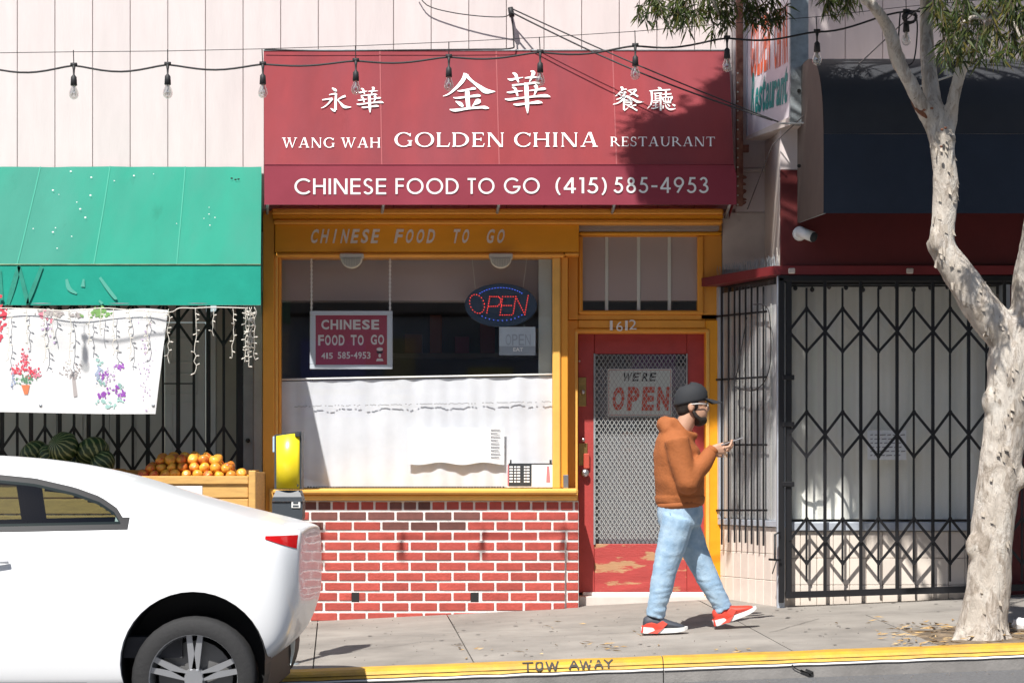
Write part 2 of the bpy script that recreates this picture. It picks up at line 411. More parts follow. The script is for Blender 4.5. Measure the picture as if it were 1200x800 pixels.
M['yellow'] = mat('yellow_kerb_paint', (.66, .38, .03), .55, .12, 5, .15, 60, dirt=1.3, col2=(.50, .29, .05))
M['stencil'] = mat('black_stencil_paint', (.05, .045, .04), .7)
M['curtain'] = mat('white_lace_curtain', (.78, .80, .84), .85, .04, 8, .1, 200, trans=.08)
M['greycurtain'] = mat('cream_pleated_curtain', (.88, .87, .79), .85, .05, 3, .1, 100, stretch=(1, 1, .3))
M['tile'] = mat('pink_beige_tile', (.74, .66, .58), .28, .05, 6, rnd=.06, dirt=.25)
M['grout'] = mat('tile_grout', (.6, .52, .46), .9)
M['darkred'] = mat('dark_red_board', (.115, .012, .012), .5, .12, 2, .1, 30, dirt=.3)
M['blackcloth'] = mat('black_awning_cloth', (.035, .037, .042), .7, .12, 2, .1, 60, spec=.25)
M['navycloth'] = mat('navy_awning_cloth', (.018, .026, .042), .6, .12, 2, .1, 60, spec=.3)
M['clothside'] = mat('faded_brown_awning_side', (.10, .078, .065), .7, .12, 3, .1, 60)
M['board'] = mat('offwhite_board', (.62, .55, .50), .6, .1, 3, .1, 30, dirt=.5)
M['glass'] = glass('window_glass', .05, (1, 1, 1))
M['glass2'] = glass('transom_glass', .09, (.9, .93, .93))
M['bulbglass'] = glass('bulb_glass', .28, (.92, .92, .9))
M['room'] = mat('dim_room_wall', (.30, .26, .24), .8, .1, 1.5)
# ================================================================== GROUND
def G(x, y):
    t = max(0.0, (-y - .2) / 3.2); t = min(t, 1.0)
    return lerp(.262 + .05*(x-.40), .168 + .037*(x-.69), t)
def road(x, y):
    d = -y; k = .168 + .037*(x-.69) - .135
    return k + .018 * (min(d, 9.5) - 3.6) - .018 * max(0, d - 9.5)
def sheet(name, fz, xs, ys, m):
    b = MB(); nx, ny = len(xs), len(ys)
    b.add([(x, y, fz(x, y)) for x in xs for y in ys], [(i*ny+j, (i+1)*ny+j, (i+1)*ny+j+1, i*ny+j+1) for i in range(nx-1) for j in range(ny-1)])
    me = b.mesh(name, m); return link(name, me, kind='structure')
sheet('ground', lambda x, y: -.9, [-200, -20, 20, 200], [-200, -20, 20, 200], M['kerb'])
sheet('road', road, [-40, -10, -4, 0, 4, 10, 40], [-15.6, -12, -9.5, -6, -3.6], M['asphalt'])
sk = lambda x, d: x + .08*d
XJ = [-9, -7, -5.1, -3.25, -1.42, -.49, 1.35, 3.2, 5.1, 7, 9]
pav = thing('pavement', 'grey concrete pavement slabs in front of the shops', 'pavement', (0, -1.7, 0)); del pav['category']; del pav['label']; pav['kind'] = 'structure'
base = MB()
base.grid(lambda u, v: (lerp(-12, 12, u), lerp(.6, -3.58, v), G(lerp(-12, 12, u), lerp(.6, -3.58, v)) - .03), 24, 4)
base.build('pavement_bed', M['dark'], pav)
def slab(x0, x1, d0, d1):
    g = .004; b = MB(); n = 3
    def f(u, v):
        d = lerp(d0+g, d1-g, v); x = sk(lerp(x0+g, x1-g, u), d); return (x, -d, G(x, -d))
    b.grid(f, n, n)
    c = [f(0, 0), f(1, 0), f(1, 1), f(0, 1)]
    lo = [(p[0], p[1], p[2]-.025) for p in c]
    for i in range(4): b.add([c[i], c[(i+1) % 4], lo[(i+1) % 4], lo[i]], [(0, 1, 2, 3)])
    b.build('slab', M['walk'], pav)
for i in range(len(XJ)-1):
    slab(XJ[i], XJ[i+1], -.55, 1.6)
    if XJ[i] == 1.35: slab(1.35, 2.2, 1.6, 3.4)
    elif XJ[i] == 3.2: slab(3.75, XJ[i+1], 1.6, 3.4)
    else: slab(XJ[i], XJ[i+1], 1.6, 3.4)
slab(2.2, 3.75, 1.6, 2.45)
# soil in the tree pit
b = MB()
b.grid(lambda u, v: (lerp(2.3, 4.1, u), -lerp(2.4, 3.42, v), G(lerp(2.3, 4.1, u), -lerp(2.4, 3.42, v)) - .012 + .014*noise.noise((u*9, v*7, 0))), 40, 24)
M['soil'] = mat('dry_soil', (.23, .17, .11), .95, .3, 8, .8, 60, col2=(.13, .10, .07))
b.build('tree_pit_soil', M['soil'], pav, smooth=True)
# kerb: yellow bevelled top, grey concrete face, separate kerb stones
kerb = thing('kerb', 'yellow painted concrete kerb', 'kerb', (0, -3.5, 0)); del kerb['category']; del kerb['label']; kerb['kind'] = 'structure'
KP = [(3.402, 0.0), (3.53, -.004), (3.555, -.018), (3.585, -.056), (3.60, -.17), (3.402, -.17)]
KX = [-12, -9.6, -7.2, -4.9, -2.55, .86, 3.6, 6, 9, 12]
def kz(x): return .168 + .037*(x-.69)
for i in range(len(KX)-1):
    b = MB(); x0, x1 = KX[i]+.003, KX[i+1]-.003; n = 14
    b.rings([[(lerp(x0, x1, k/n), -d - .004*noise.noise((lerp(x0,x1,k/n)*3, d, 1)), kz(lerp(x0, x1, k/n)) + z + .003*noise.noise((lerp(x0,x1,k/n)*4, d*5, 3))) for d, z in KP] for k in range(n+1)])
    b.build('kerb_stone', M['kerb'], kerb)
    b = MB()
    def yf(u, v, x0=x0, x1=x1):
        x = lerp(x0, x1, u); t = v*3; k = min(int(t), 2); d0, z0 = KP[k]; d1, z1 = KP[k+1]
        d = lerp(d0, d1, t-k); z = lerp(z0, z1, t-k)
        if v == 1: d, z = 3.5845, -.053 + .006*noise.noise((x*7, 0, 0))
        return (x, -d - .004 - .004*noise.noise((x*3, d, 1)), kz(x) + z + .004 + .003*noise.noise((x*4, d*5, 3)))
    b.grid(yf, 40, 3); b.build('kerb_paint', M['yellow'], kerb)
    b = MB()
    b.grid(lambda u, v, x0=x0, x1=x1: (lerp(x0, x1, u), -lerp(3.5865, 3.5885, v) - .0095, kz(lerp(x0, x1, u)) + lerp(-.054, -.063, v) + .004*noise.noise((lerp(x0, x1, u)*7, 0, 0))), 60, 1)
    b.build('paint_edge', M['lettering'], kerb)
# stencilled TOW AWAY on the bevel of the kerb
b = MB()
def kerbf(px, py, e=0):
    x = (px-600)*(D-3.56)/F; v = (py - lerp(777, 772.5, (px-612)/106.)) / 8.5      # 0 top .. 1 bottom
    t = min(max(v, 0), 1); d = lerp(3.525, 3.586, t); z = lerp(-.003, -.052, t**1.25)
    return Vector((x, -d-.009, kz(x)+z+.009))
TW = {'T': [(.5, 0, .5, 1), (0, .93, 1, .93)], 'O': [(.15, .2, .15, .8), (.15, .8, .5, 1), (.5, 1, .85, .8), (.85, .8, .85, .2), (.85, .2, .5, 0), (.5, 0, .15, .2)],
      'W': [(0, 1, .25, 0), (.25, 0, .5, .8), (.5, .8, .75, 0), (.75, 0, 1, 1)], 'A': [(0, 0, .5, 1), (.5, 1, 1, 0), (.2, .35, .8, .35)], 'Y': [(0, 1, .5, .45), (1, 1, .5, .45), (.5, .45, .5, 0)]}
for ch, x0, x1 in (('T', 612, 625), ('O', 627, 637), ('W', 640, 654), ('A', 667, 678), ('W', 680, 693), ('A', 697, 706), ('Y', 708, 718)):
    for a in TW[ch]:
        pa = (x0+(x1-x0)*a[0], a[1]); pb = (x0+(x1-x0)*a[2], a[3])
        y = lambda px, v: lerp(777, 772.5, (px-612)/106.) + 8*(1-v)
        qs = seg(pa[0], y(*pa), pb[0], y(*pb), 2.2)
        b.add([kerbf(px, py) for px, py in qs[0]], [(0, 1, 2, 3)])
b.build('stencilled_words', M['stencil'], kerb)

# ================================================================== UPPER WALL OF GROOVED BOARDS
wall = thing('siding_wall', 'pale pink wall of vertical grooved boards above the shop awnings', 'wall', (0, .05, 2.4))
bx_ = MB(); bx_.box(-9, 9.2, .02, .2, 2.5, 8.2); bx_.build('backing_wall', M['gap'], wall)
p0 = X(20.3); pitch = .2756; k0 = -26
for k in range(k0, 34):
    x0 = p0 + k*pitch + .0022; x1 = x0 + pitch - .0044
    b = MB(); j = .0015*math.sin(k*12.9)
    zb = 2.47 if x1 < -1.8 else 3.17
    if x0 > 1.86: zb = 3.9
    b.box(x0, x1, j, .03, zb, 8.2, .003)
    b.build('board', M['siding'], wall)

# ================================================================== RESTAURANT STOREFRONT
rs = thing('restaurant_storefront', 'orange and red restaurant shopfront with bay window above a brick base', 'shopfront', (0, 0, .2))
O = M['orange']
def part(name, m, *a, parent=rs, c=.004, **kw):
    b = MB(); b.pbox(*a, c=c); return b.build(name, m, parent, **kw)
part('post', O, 308, 321.5, 247, 735, -.245, .06)
part('post_edge', M['trim'], 321.8, 325.5, 299, 574, -.225, -.12, c=.006)
part('post_foot', M['trim'], 315, 321, 572, 604, -.262, -.246, c=.01)
part('crown_moulding', O, 318, 848, 244, 251, -.30, -.001, c=.01)
part('crown_moulding', M['orange2'], 319, 847.5, 251.2, 256.5, -.275, -.001, c=.006)
part('crown_moulding', O, 320, 847, 256.7, 262.5, -.285, -.001, c=.01)
part('fascia_board', M['orange2'], 322, 678.5, 263, 295.5, -.255, -.02)
part('fascia_moulding', O, 322, 662, 295.8, 301, -.268, -.03, c=.012)
part('window_head', O, 662, 678.5, 296, 299, -.262, -.02)
# bay side and mullion
part('window_stile', M['trim'], 647.5, 657, 301, 572, -.222, -.1, c=.008)
part('bay_side', O, 657.3, 665.5, 301, 571, -.198, .05)
part('bay_side_post', O, 665.8, 677.2, 299.5, 374, -.06, .1)
# header over the transom and casing round the door
part('transom_header', O, 678.8, 846, 262.8, 271, -.03, .12)
part('transom_header', M['orange2'], 678.8, 846, 271.2, 275.5, -.045, .12, c=.01)
part('transom_stile', O, 821.5, 846, 275.8, 374.5, -.012, .12)
part('transom_moulding', O, 817.5, 825, 276, 367.5, -.03, .1, c=.01)
part('transom_moulding', O, 677.5, 683, 276, 367.5, -.03, .1, c=.01)
part('transom_rail', O, 677.5, 825.2, 363.5, 368, -.032, .1, c=.01)
part('transom_rail', O, 664, 846.2, 368.3, 374.6, -.012, .12)
part('door_casing', O, 664, 677.3, 374.9, 735, -.024, .16, c=.006)
part('door_casing', M['orange2'], 827, 846, 375, 705, -.024, .16, c=.006)
part('door_casing', O, 677.5, 826.8, 374.9, 384.5, -.022, .16, c=.006)
part('door_casing_bead', M['trim'], 673.2, 677, 386, 735, -.032, -.025, c=.003)
part('door_casing_bead', M['trim'], 827.4, 831.5, 386, 700, -.032, -.025, c=.003)
part('door_casing_bead', O, 673, 831.5, 384.8, 389.8, -.034, .12, c=.008)
part('cover_plate', M['steel'], 660, 666, 556, 572, -.212, -.199, c=.003)
# sill
part('window_sill', M['trim'], 319, 677.5, 572, 579, -.285, -.05, c=.014)
part('window_sill', M['trim'], 320, 676.5, 579.2, 586, -.245, -.05, c=.01)
# window: frame, pane
win = MB().pbox(326, 329, 301.2, 572, -.205, -.12).build('window', O, rs)
b = MB(); b.pbox(326, 647.5, 300, 571, -.165, -.159, c=0); b.build('pane', M['glass'], win)
tw = MB().pbox(683, 817.5, 276, 277.5, .0, .08, c=0).build('window', O, rs)
b = MB(); b.pbox(683, 817.5, 277.5, 364, .03, .036, c=0); b.build('pane', M['glass2'], tw)
M['barw'] = mat('offwhite_bar_paint', (.62, .64, .58), .5)
for px in (711, 748.5, 784.5): 
    b = MB(); b.pbox(px-2, px+2, 276, 364, .012, .026, c=.003); b.build('glazing_bar', M['barw'], tw)
part('inner_jamb', mat('pale_green_jamb', (.50, .56, .52), .6, .05, 5), 631, 647, 300.5, 572, -.085, -.05)
# room behind
b = MB(); b.box(-1.85, 1.5, 3.4, 3.5, 0, 3.3); b.build('back_wall', M['room'], rs)
b = MB(); b.box(-1.85, -1.78, .06, 3.4, 0, 3.3); b.build('side_wall', M['room'], rs)
b = MB(); b.box(1.46, 1.55, .13, 3.4, 0, 3.3); b.build('side_wall', M['room'], rs)
b = MB(); b.box(-1.85, 1.5, -.18, 3.4, 3.0, 3.12); b.build('room_ceiling', M['room'], rs)
b = MB(); b.box(-1.85, .46, -.15, 3.4, .0, .2); b.build('room_floor', M['room'], rs)
# things inside the room, dimly seen
ins = thing('menu_shelf', 'dim wall shelf with boxes deep inside the restaurant', 'shelf', (-.4, 3.2, 2.2))
b = MB(); b.box(-1.7, .45, 3.05, 3.35, 2.25, 2.29); b.build('shelf_board', M['board'], ins)
for k in range(9):
    x = -1.6+k*.22; h = random.uniform(.12, .34); MB().box(x, x+random.uniform(.1, .18), 3.1, 3.3, 2.291, 2.291+h, .004).build('box', mat('shelf_box_colour', (random.uniform(.2, .8), random.uniform(.1, .6), random.uniform(.1, .5)), .6), ins)
# brick base
BP, BH, PX = .0727, .056, .2062
zt = Z(586.6, -.2)
b = MB(); b.box(X(318), X(677), -.194, -.05, -.1, zt); bb = b.build('brick_base', M['mortar'], rs)
b = MB(); b.box(X(318), X(662.2, -.235), -.229, -.1949, -.1, zt - 4*BP + .004, .002); b.build('mortar_ledge', M['mortar'], bb)
me_cache = {}
def brick(x0, x1, yf, z0, h, m, key):
    w = x1 - x0; k = (round(w, 3), h, key)
    if k not in me_cache:
        q = MB(); q.box(-w/2, w/2, 0, .05, 0, h, .0035); me_cache[k] = q.mesh('brick', m)
    o = link('brick', me_cache[k], ((x0+x1)/2, yf + random.uniform(-.0012, .0012), z0 + random.uniform(-.001, .001)), bb)
    o.rotation_euler = (0, random.uniform(-.004, .004), random.uniform(-.003, .003))
XL, XR, XR2 = X(318), X(676.6), X(661.8, -.235)
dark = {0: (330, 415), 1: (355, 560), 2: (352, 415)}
vents = [(412, 421, 9), (551.5, 561, 9)]
bxs = []
for row in range(13):
    z1 = zt - row*BP - .008; z0 = z1 - BH
    yf = -.2005 if row < 4 else -.2355
    xr = XR if row < 4 else XR2
    pit = PX/2 if row == 0 else PX
    ph = {0: .0}.get(row, (.0 if row % 2 else .5))
    x = X(301.5 if row else 310) + ph*PX
    while x < xr - .02:
        x0, x1 = max(x, XL), min(x + pit - .0165, xr)
        if x1 - x0 > .02:
            pc = 600 + (x0+x1)/2*F/(D-.2)
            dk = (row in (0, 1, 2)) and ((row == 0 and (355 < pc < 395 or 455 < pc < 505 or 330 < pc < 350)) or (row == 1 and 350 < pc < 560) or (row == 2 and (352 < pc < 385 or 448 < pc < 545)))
            segs = [(x0, x1)]
            for va, vb, vr in vents:
                if vr == row:
                    ns = []
                    for a, c in segs:
                        A_, B_ = X(va, -.235), X(vb, -.235)
                        if B_ <= a or A_ >= c: ns.append((a, c))
                        else:
                            if A_ - a > .015: ns.append((a, A_))
                            if c - B_ > .015: ns.append((B_, c))
                    segs = ns
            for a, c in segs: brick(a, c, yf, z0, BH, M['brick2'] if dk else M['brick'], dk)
        x += pit
for va, vb, vr in vents:
    z1 = zt - vr*BP - .006
    b = MB(); b.box(X(va, -.235), X(vb, -.235), -.2305, -.228, z1-.068, z1); b.build('vent_hole', M['dark'], bb)
# lower rows: short bricks of the set-back face right of the ledge
for row in range(4, 13):
    z1 = zt - row*BP - .008; brick(X(664.5) if row % 2 else X(663.2), XR, -.2005, z1-BH, BH, M['brick'], False)
# fascia lettering and numbers (cut wooden letters)
M['oldletter'] = mat('faded_cream_letter', (.80, .72, .62), .6, .12, 30)
f = yplane(-.257)
for w, x0, x1 in (('CHINESE', 363, 446), ('FOOD', 461.5, 512), ('TO', 529, 551.5), ('GO', 569, 593.5)):
    n = len(w); pw = (x1-x0)/n
    for i, ch in enumerate(w):
        a = x0 + pw*i; ww = pw*.68 if ch != 'I' else pw*.18
        if ch == 'I': a += pw*.25
        b = MB(); write(b, ch, (a, 268.5, a+ww, 285), f, .03, .2, off=.002); b.build('letter', M['oldletter'], rs)
f = yplane(-.035); M['number'] = mat('silver_number', (.78, .75, .70), .4)
for ch, x0, x1, y0, y1 in (('1', 715, 717.5, 375.5, 387), ('6', 722.5, 729.5, 376.5, 388), ('1', 733, 735.2, 375.5, 387), ('2', 737.5, 745.5, 374.5, 386)):
    b = MB(); write(b, ch, (x0-.4, y0, x1+.4, y1), f, .0, off=.006); b.build('digit', M['number'], rs)

# door
dr = MB().pbox(677.4, 696.5, 390, 694, .12, .165).build('door', M['door'], rs)
def dpart(name, m, *a, c=.003, **k):
    q = MB(); q.pbox(*a, c=c); return q.build(name, m, dr, **k)
M['doorworn'] = mat('peeling_red_door_paint', (.40, .055, .05), .55, .1, 6, .3, 40, col2=(.44, .25, .13), stretch=(.6, 1, 2.6), lo=.55, hi=.60)
dpart('door_stile', M['door'], 805, 827, 390, 694, .12, .165)
dpart('door_rail', M['door'], 696.7, 804.8, 390, 414.5, .12, .165)
dpart('door_rail', M['doorworn'], 696.7, 804.8, 637, 694, .121, .165)
M['dusty'] = mat('dusty_grey_blind', (.22, .22, .23), .8, .08, 3)
dpart('door_curtain', M['dusty'], 697, 804.6, 430, 636.8, .185, .19, c=0)
dpart('door_pane', M['glass'], 697, 804.6, 414.7, 636.8, .15, .155, c=0)
dpart('weather_strip', M['white'], 683, 826, 693.5, 697.5, .10, .165)
part('door_step', M['board'], 677.5, 840, 698.5, 712, -.03, .3)
# expanded-metal screen over the door glass
b = MB(); y = .112; pw, phh = 5.05, 8.0
nx = int(108/pw); nyy = int(222/phh)
M['screen'] = mat('galvanised_expanded_metal', (.50, .52, .50), .45, .1, 20, metal=.2)
for i in range(nx+1):
    for j in range(nyy*2):
        x0 = 697 + i*pw + (0 if j % 2 else pw/2); y0 = 415 + j*phh/2
        for s in (-1, 1):
            x1 = x0 + s*pw/2; y1 = y0 + phh/2
            if x1 < 696.5 or x1 > 805.5 or y1 > 637.5: continue
            a, c = W(x0, y0, y), W(x1, y1, y); n = Vector((c.z-a.z, 0, a.x-c.x)).normalized()*.0020
            b.add([a-n, a+n, c+n, c-n, a-n+Vector((0, .004, 0)), c-n+Vector((0, .004, 0))], [(0, 1, 2, 3), (0, 3, 5, 4)])
b.build('door_screen', M['screen'], dr, fixn=False, kind='stuff')
dpart('screen_frame', M['galv'], 695.5, 698, 414, 638, .108, .118); dpart('screen_frame', M['galv'], 804, 806, 414, 638, .108, .118)
lp = dpart('lock_plate', M['brass'], 677.8, 687, 442, 476, .114, .12)
dpart('lock_plate', M['brass'], 678, 688.5, 519, 545, .113, .12)
def knob(px, py, r, m, nm):
    q = MB(); p = W(px, py, .1); q.tube([p+Vector((0, .02, 0)), p+Vector((0, .0, 0))], r*.5, 10); q.ball(p+Vector((0, -.012, 0)), (r, r*.8, r), 12, 8); q.build(nm, m, dr, smooth=True)
knob(683, 459, .018, M['steel'], 'deadbolt'); knob(683.5, 515, .014, M['steel'], 'deadbolt'); knob(685.5, 554, .03, M['steel'], 'door_knob')
knob(679, 423, .008, M['steel'], 'screw_cap')
q = MB(); q.pbox(684, 691, 531, 549, .095, .115, c=.006); q.build('lock_guard', mat('red_lock_guard', (.5, .08, .05), .5), dr)

# curtain, rod, papers and hanging signs in the window
b = MB()
def cur(u, v):
    px = lerp(326, 647, u); py = lerp(lerp(445, 439, u)+2, 571.2, v)
    y = -.118 + .0045*math.sin(u*96 + 2*math.sin(u*9)) * (.5+.5*v) + .004*math.sin(u*41) + .008*noise.noise((u*14, v*3, 2))
    if .255 < v: y += .004
    p = W(px, py, -.118); return (p.x, y, p.z + (.004*abs(math.sin(u*150)) if v == 1 else 0))
b.grid(cur, 320, 16)
cu_ = tag(b.build('lace_curtain', M['curtain'], None, smooth=True), 'white lace cafe curtain across the lower half of the restaurant window', 'curtain')
b = MB(); pts = [W(lerp(326, 647, k/12), lerp(445, 439, k/12)-.5, -.128) for k in range(13)]; b.tube(pts, .007, 8); b.build('curtain_rod', M['white'], cu_, smooth=True)
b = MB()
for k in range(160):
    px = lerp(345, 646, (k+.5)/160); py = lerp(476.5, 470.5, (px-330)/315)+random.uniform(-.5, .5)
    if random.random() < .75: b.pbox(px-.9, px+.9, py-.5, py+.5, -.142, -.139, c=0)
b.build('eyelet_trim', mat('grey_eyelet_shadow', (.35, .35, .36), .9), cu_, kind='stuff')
b = MB()
for k in range(70):
    px = lerp(360, 592, k/70); b.pbox(px, px+2.2, 569.5, 571.5, -.140, -.138, c=0)
b.build('scallop_edge', M['dark'], cu_, kind='stuff')
M['paper'] = mat('white_paper', (.84, .84, .84), .7, .02, 3)
M['ink'] = mat('grey_ink', (.25, .25, .27), .8)
M['inkblack'] = mat('black_ink', (.03, .035, .04), .8)
b = MB(); b.grid(lambda u, v: W(lerp(478, 591, u), lerp(501, 543, v) + (1.5*math.sin(u*14) if v == 1 else 0), -.158 + .004*math.sin(u*7)), 24, 6)
o = tag(b.build('notice_sheet', M['paper'], None, smooth=True), 'wide blank white paper taped low inside the restaurant window', 'notice')
b = MB(); f = yplane(-.164)
for k in range(9): b.add([f(x, y) for x, y in ((575, 503+k*4), (575+random.uniform(6, 12), 503+k*4), (586, 504+k*4), (575, 504+k*4))], [(0, 1, 2, 3)])
b.build('small_print', M['ink'], o)
b = MB(); b.pbox(595.5, 648, 543, 570.5, -.168, -.1665, c=0)
o = tag(b.build('permit_card', M['paper'], None), 'small card with a dark timetable grid in the lower right window corner', 'notice')
b = MB(); b.pbox(596, 623, 544, 569.5, -.1695, -.1685, c=0); b.pbox(596, 648, 542.6, 544, -.1695, -.1685, c=0); b.pbox(597.5, 599.5, 538.5, 543, -.1695, -.1685, c=0); b.pbox(644, 646.5, 538.5, 543, -.1695, -.1685, c=0); b.build('printed_grid', M['inkblack'], o)
b = MB()
for r_ in range(6):
    for (xa, xb) in ((597, 601), (602.5, 605), (606, 609.5), (614, 616), (616.8, 620.5)):
        b.pbox(xa, xb, 546+r_*3.4, 547.9+r_*3.4, -.1708, -.1698, c=0)
b.build('grid_cells', M['paper'], o)
b = MB(); b.add([W(x, y, -.1697) for x, y in ((641, 546), (643.5, 546), (645, 565), (640, 565))], [(0, 1, 2, 3)]); b.pbox(594.8, 596, 544, 569, -.1697, -.1688, c=0); b.build('red_mark', mat('pink_print', (.7, .2, .22), .7), o)

# framed red sign on two chains
hs = thing('hanging_window_sign', 'red and white framed sign on two chains inside the window', 'sign', W(411, 433, -.14))
M['signred'] = mat('dark_red_sign_face', (.36, .035, .07), .5, .05, 9)
M['frame'] = mat('pale_blue_white_frame', (.62, .68, .74), .45)
ys = -.145
b = MB()
b.pbox(363, 460, 364, 369.3, ys, -.12); b.pbox(363, 460, 427.2, 432.4, ys, -.12); b.pbox(363, 369.8, 369.3, 427.2, ys, -.12); b.pbox(453.5, 460, 369.3, 427.2, ys, -.12)
b.build('frame', M['frame'], hs)
b = MB(); b.pbox(369.5, 453.8, 369, 427.5, ys+.006, -.122, c=0); b.build('face', M['signred'], hs)
M['signletter'] = mat('pale_sign_letter', (.70, .68, .66), .5)
f = yplane(ys+.0055)
letters(hs, M['signletter'], [('CHINESE', (376.5, 374.5, 446, 386))], f, .035); letters(hs, M['signletter'], [('FOOD', (372.8, 392.3, 405, 404.7)), ('TO', (411, 392.3, 427.5, 404.5)), ('GO', (434.5, 392, 451.5, 403.8))], f, .03)
letters(hs, M['signletter'], [('415', (376.5, 413.2, 391, 420.3)), ('585-4953', (395.8, 412.2, 435, 420.2))], f, .02)
b = MB()
b.ball(f(445, 409, .003), (.024, .003, .013), 12, 6); b.ball(f(445, 416.5, .003), (.010, .003, .014), 10, 6)
b.add([f(x, y, .003) for x, y in ((442, 420), (448, 420), (449.5, 423), (440.5, 423))], [(0, 1, 2, 3)]); b.build('chef_emblem', M['signletter'], hs, smooth=True)
b = MB(); b.add([f(x, y, .0045) for x, y in ((441, 411.5), (449, 411.5), (448, 413.8), (442, 413.8))], [(0, 1, 2, 3)]); b.build('chef_brim', M['inkblack'], hs)
for px in (365, 457):
    b = MB(); n = 26
    for k in range(n):
        p = W(px, lerp(301, 364, (k+.5)/n), ys+.01); b.ball(p, (.0065 if k % 2 else .010, .005, .0100), 6, 5)
    b.build('chain', mat('zinc_chain', (.85, .84, .80), .5), hs, smooth=True)
# paper OPEN sign right of the LED sign
ps = thing('paper_open_sign', 'pale paper open sign below the oval light sign', 'sign', W(606, 416, -.15))
M['pale'] = mat('pale_blue_paper', (.52, .60, .66), .6, .04, 8)
b = MB(); b.pbox(585, 627.5, 383, 405.5, -.152, -.149, c=0); b.build('upper_panel', M['pale'], ps)
b = MB(); b.pbox(585, 627.5, 405.6, 416.3, -.152, -.149, c=0); b.build('lower_panel', mat('grey_blue_paper', (.33, .38, .43), .6), ps)
f = yplane(-.152); letters(ps, mat('grey_blue_letter', (.36, .41, .47), .6), [('OPEN', (592.5, 391.5, 623, 404.5))], f, .0)
b = MB(); write(b, 'EAT', (601.5, 407.2, 613, 411.6), f, .02); b.build('lettering', M['white'], ps)
# LED oval
led = thing('led_open_sign', 'oval navy light sign spelling open in red dots', 'sign', W(587, 383, -.1))
b = MB(); n = 40
c0 = W(587, 357.5, -.15); rx, rz = X(629.5, -.15)-c0.x, Z(332, -.15)-c0.z
b.rings([[(c0.x+k*rx*math.cos(a*2*math.pi/n), y, c0.z+k*rz*math.sin(a*2*math.pi/n)) for a in range(n)] for y, k in ((-.15, .985), (-.147, 1), (-.12, 1))])
b.build('backboard', mat('navy_backboard', (.035, .065, .11), .35), led)
def dots(name, pts, col, st):
    q = MB()
    for p in pts: q.ball(p, .0034, 6, 4)
    q.build(name, mat(name, col, .3, emit=col, es=st), led, smooth=True, kind='stuff')
f = yplane(-.151)
def alongp(path, step):
    out = []; 
    for a, c in zip(path[:-1], path[1:]):
        l = math.hypot(c[0]-a[0], c[1]-a[1]); n = max(1, round(l/step))
        out += [(lerp(a[0], c[0], k/n), lerp(a[1], c[1], k/n)) for k in range(n)]
    return out + [path[-1]]
op = alongp([(559+8.5*math.cos(R(a)) + 2*math.sin(R(-a)), 356-11*math.sin(R(a))) for a in range(0, 361, 20)], 2.9)
pp = alongp([(570.5, 366.5), (574, 347.5), (584, 347.5), (587, 350.5), (586.5, 355), (583, 358.8), (573, 359)], 2.6)
ep = alongp([(601.5, 347.5), (589, 347.5), (586, 369), (599.5, 369)], 2.9) + alongp([(588, 358), (599, 358)], 2.9)
np_ = alongp([(601.5, 367), (604.5, 347.5), (615, 368.5), (619, 346.5)], 2.9)
dots('red_dots', [f(x, y, 0) for x, y in op+pp+ep+np_], (1, .05, .03), 1.5)
bl = [(587+33*math.cos(R(a)), 357-20*math.sin(R(a))) for a in list(range(42, 142, 6))] + [(587+33*math.cos(R(a)), 356-19.5*math.sin(R(a))) for a in range(228, 322, 9)]
dots('blue_dots', [f(x, y, 0) for x, y in bl], (.08, .16, 1), 1.2)
b = MB(); b.tube([W(553, 301, -.14), W(557, 338, -.14)], .0015, 5); b.tube([W(617.5, 301, -.14), W(613, 337, -.14)], .0015, 5); b.tube([W(614, 380, -.14), W(616, 402, -.14)], .002, 5); b.build('hanging_wire', M['barw'], led)
# half-round lamps under the fascia
M['lampshell'] = mat('cream_lamp_casing', (.58, .54, .44), .5, .05, 20); M['lens'] = mat('ribbed_lamp_lens', (.42, .40, .32), .3)
def lamp(px, lab):
    t = thing('bulkhead_lamp', lab, 'lamp', W(px, 315, -.23), group='half-round lamps under the orange fascia')
    b = MB(); b.pbox(px-14, px+14, 296.5, 303.5, -.31, -.269, c=.008); b.build('housing', M['lampshell'], t)
    b = MB(); c = W(px, 303, -.30); w = X(px+12.5, -.3)-c.x; h = c.z - Z(314.5, -.3)
    b.rings([[(c.x+w*k*math.cos(R(a)), y, c.z+h*k*math.sin(R(a))) for a in range(180, 361, 12)] for y, k in ((-.315, .78), (-.318, .9), (-.312, 1), (-.272, 1))]); b.build('rim', M['lampshell'], t)
    b = MB()
    for k in range(11):
        x = lerp(-.78, .78, k/10); b.tube([(c.x+w*x, -.319, c.z-.001), (c.x+w*x, -.319, c.z-h*.78*math.sqrt(1-x*x*.98))], .0022, 5)
    b.build('lens_ribs', M['lens'], t)
lamp(412, 'half-round cream lamp above the framed red hanging sign'); lamp(587, 'half-round cream lamp above the oval open sign')
# sign on the door
ds = thing('door_open_sign', 'white sign with large red word hanging behind the door screen', 'sign', W(750, 488, .13))
b = MB(); b.pbox(712, 787.5, 432, 487.5, .132, .136, c=0); b.build('panel', mat('offwhite_sign_panel', (.66, .72, .68), .5), ds)
f = yplane(.131)
letters(ds, M['inkblack'], [("WE'RE", (729, 436.5, 769, 446.5))], f, .03, .2)
M['signtext'] = mat('orange_red_letter', (.62, .10, .06), .5)
for i, ch in enumerate('OPEN'): b = MB(); write(b, ch, (717+i*17.4, 453, 731+i*17.4, 481), f, .055, .06); b.build('letter', M['signtext'], ds)
b = MB()
for a, c in (((713.5, 433.5), (786, 433.5)), ((713.5, 486), (786, 486)), ((713.5, 433.5), (713.5, 486)), ((786, 433.5), (786, 486))):
    b.tube([f(*a, .0), f(*c, .0)], .0016, 4)
b.build('border_line', M['signtext'], ds)
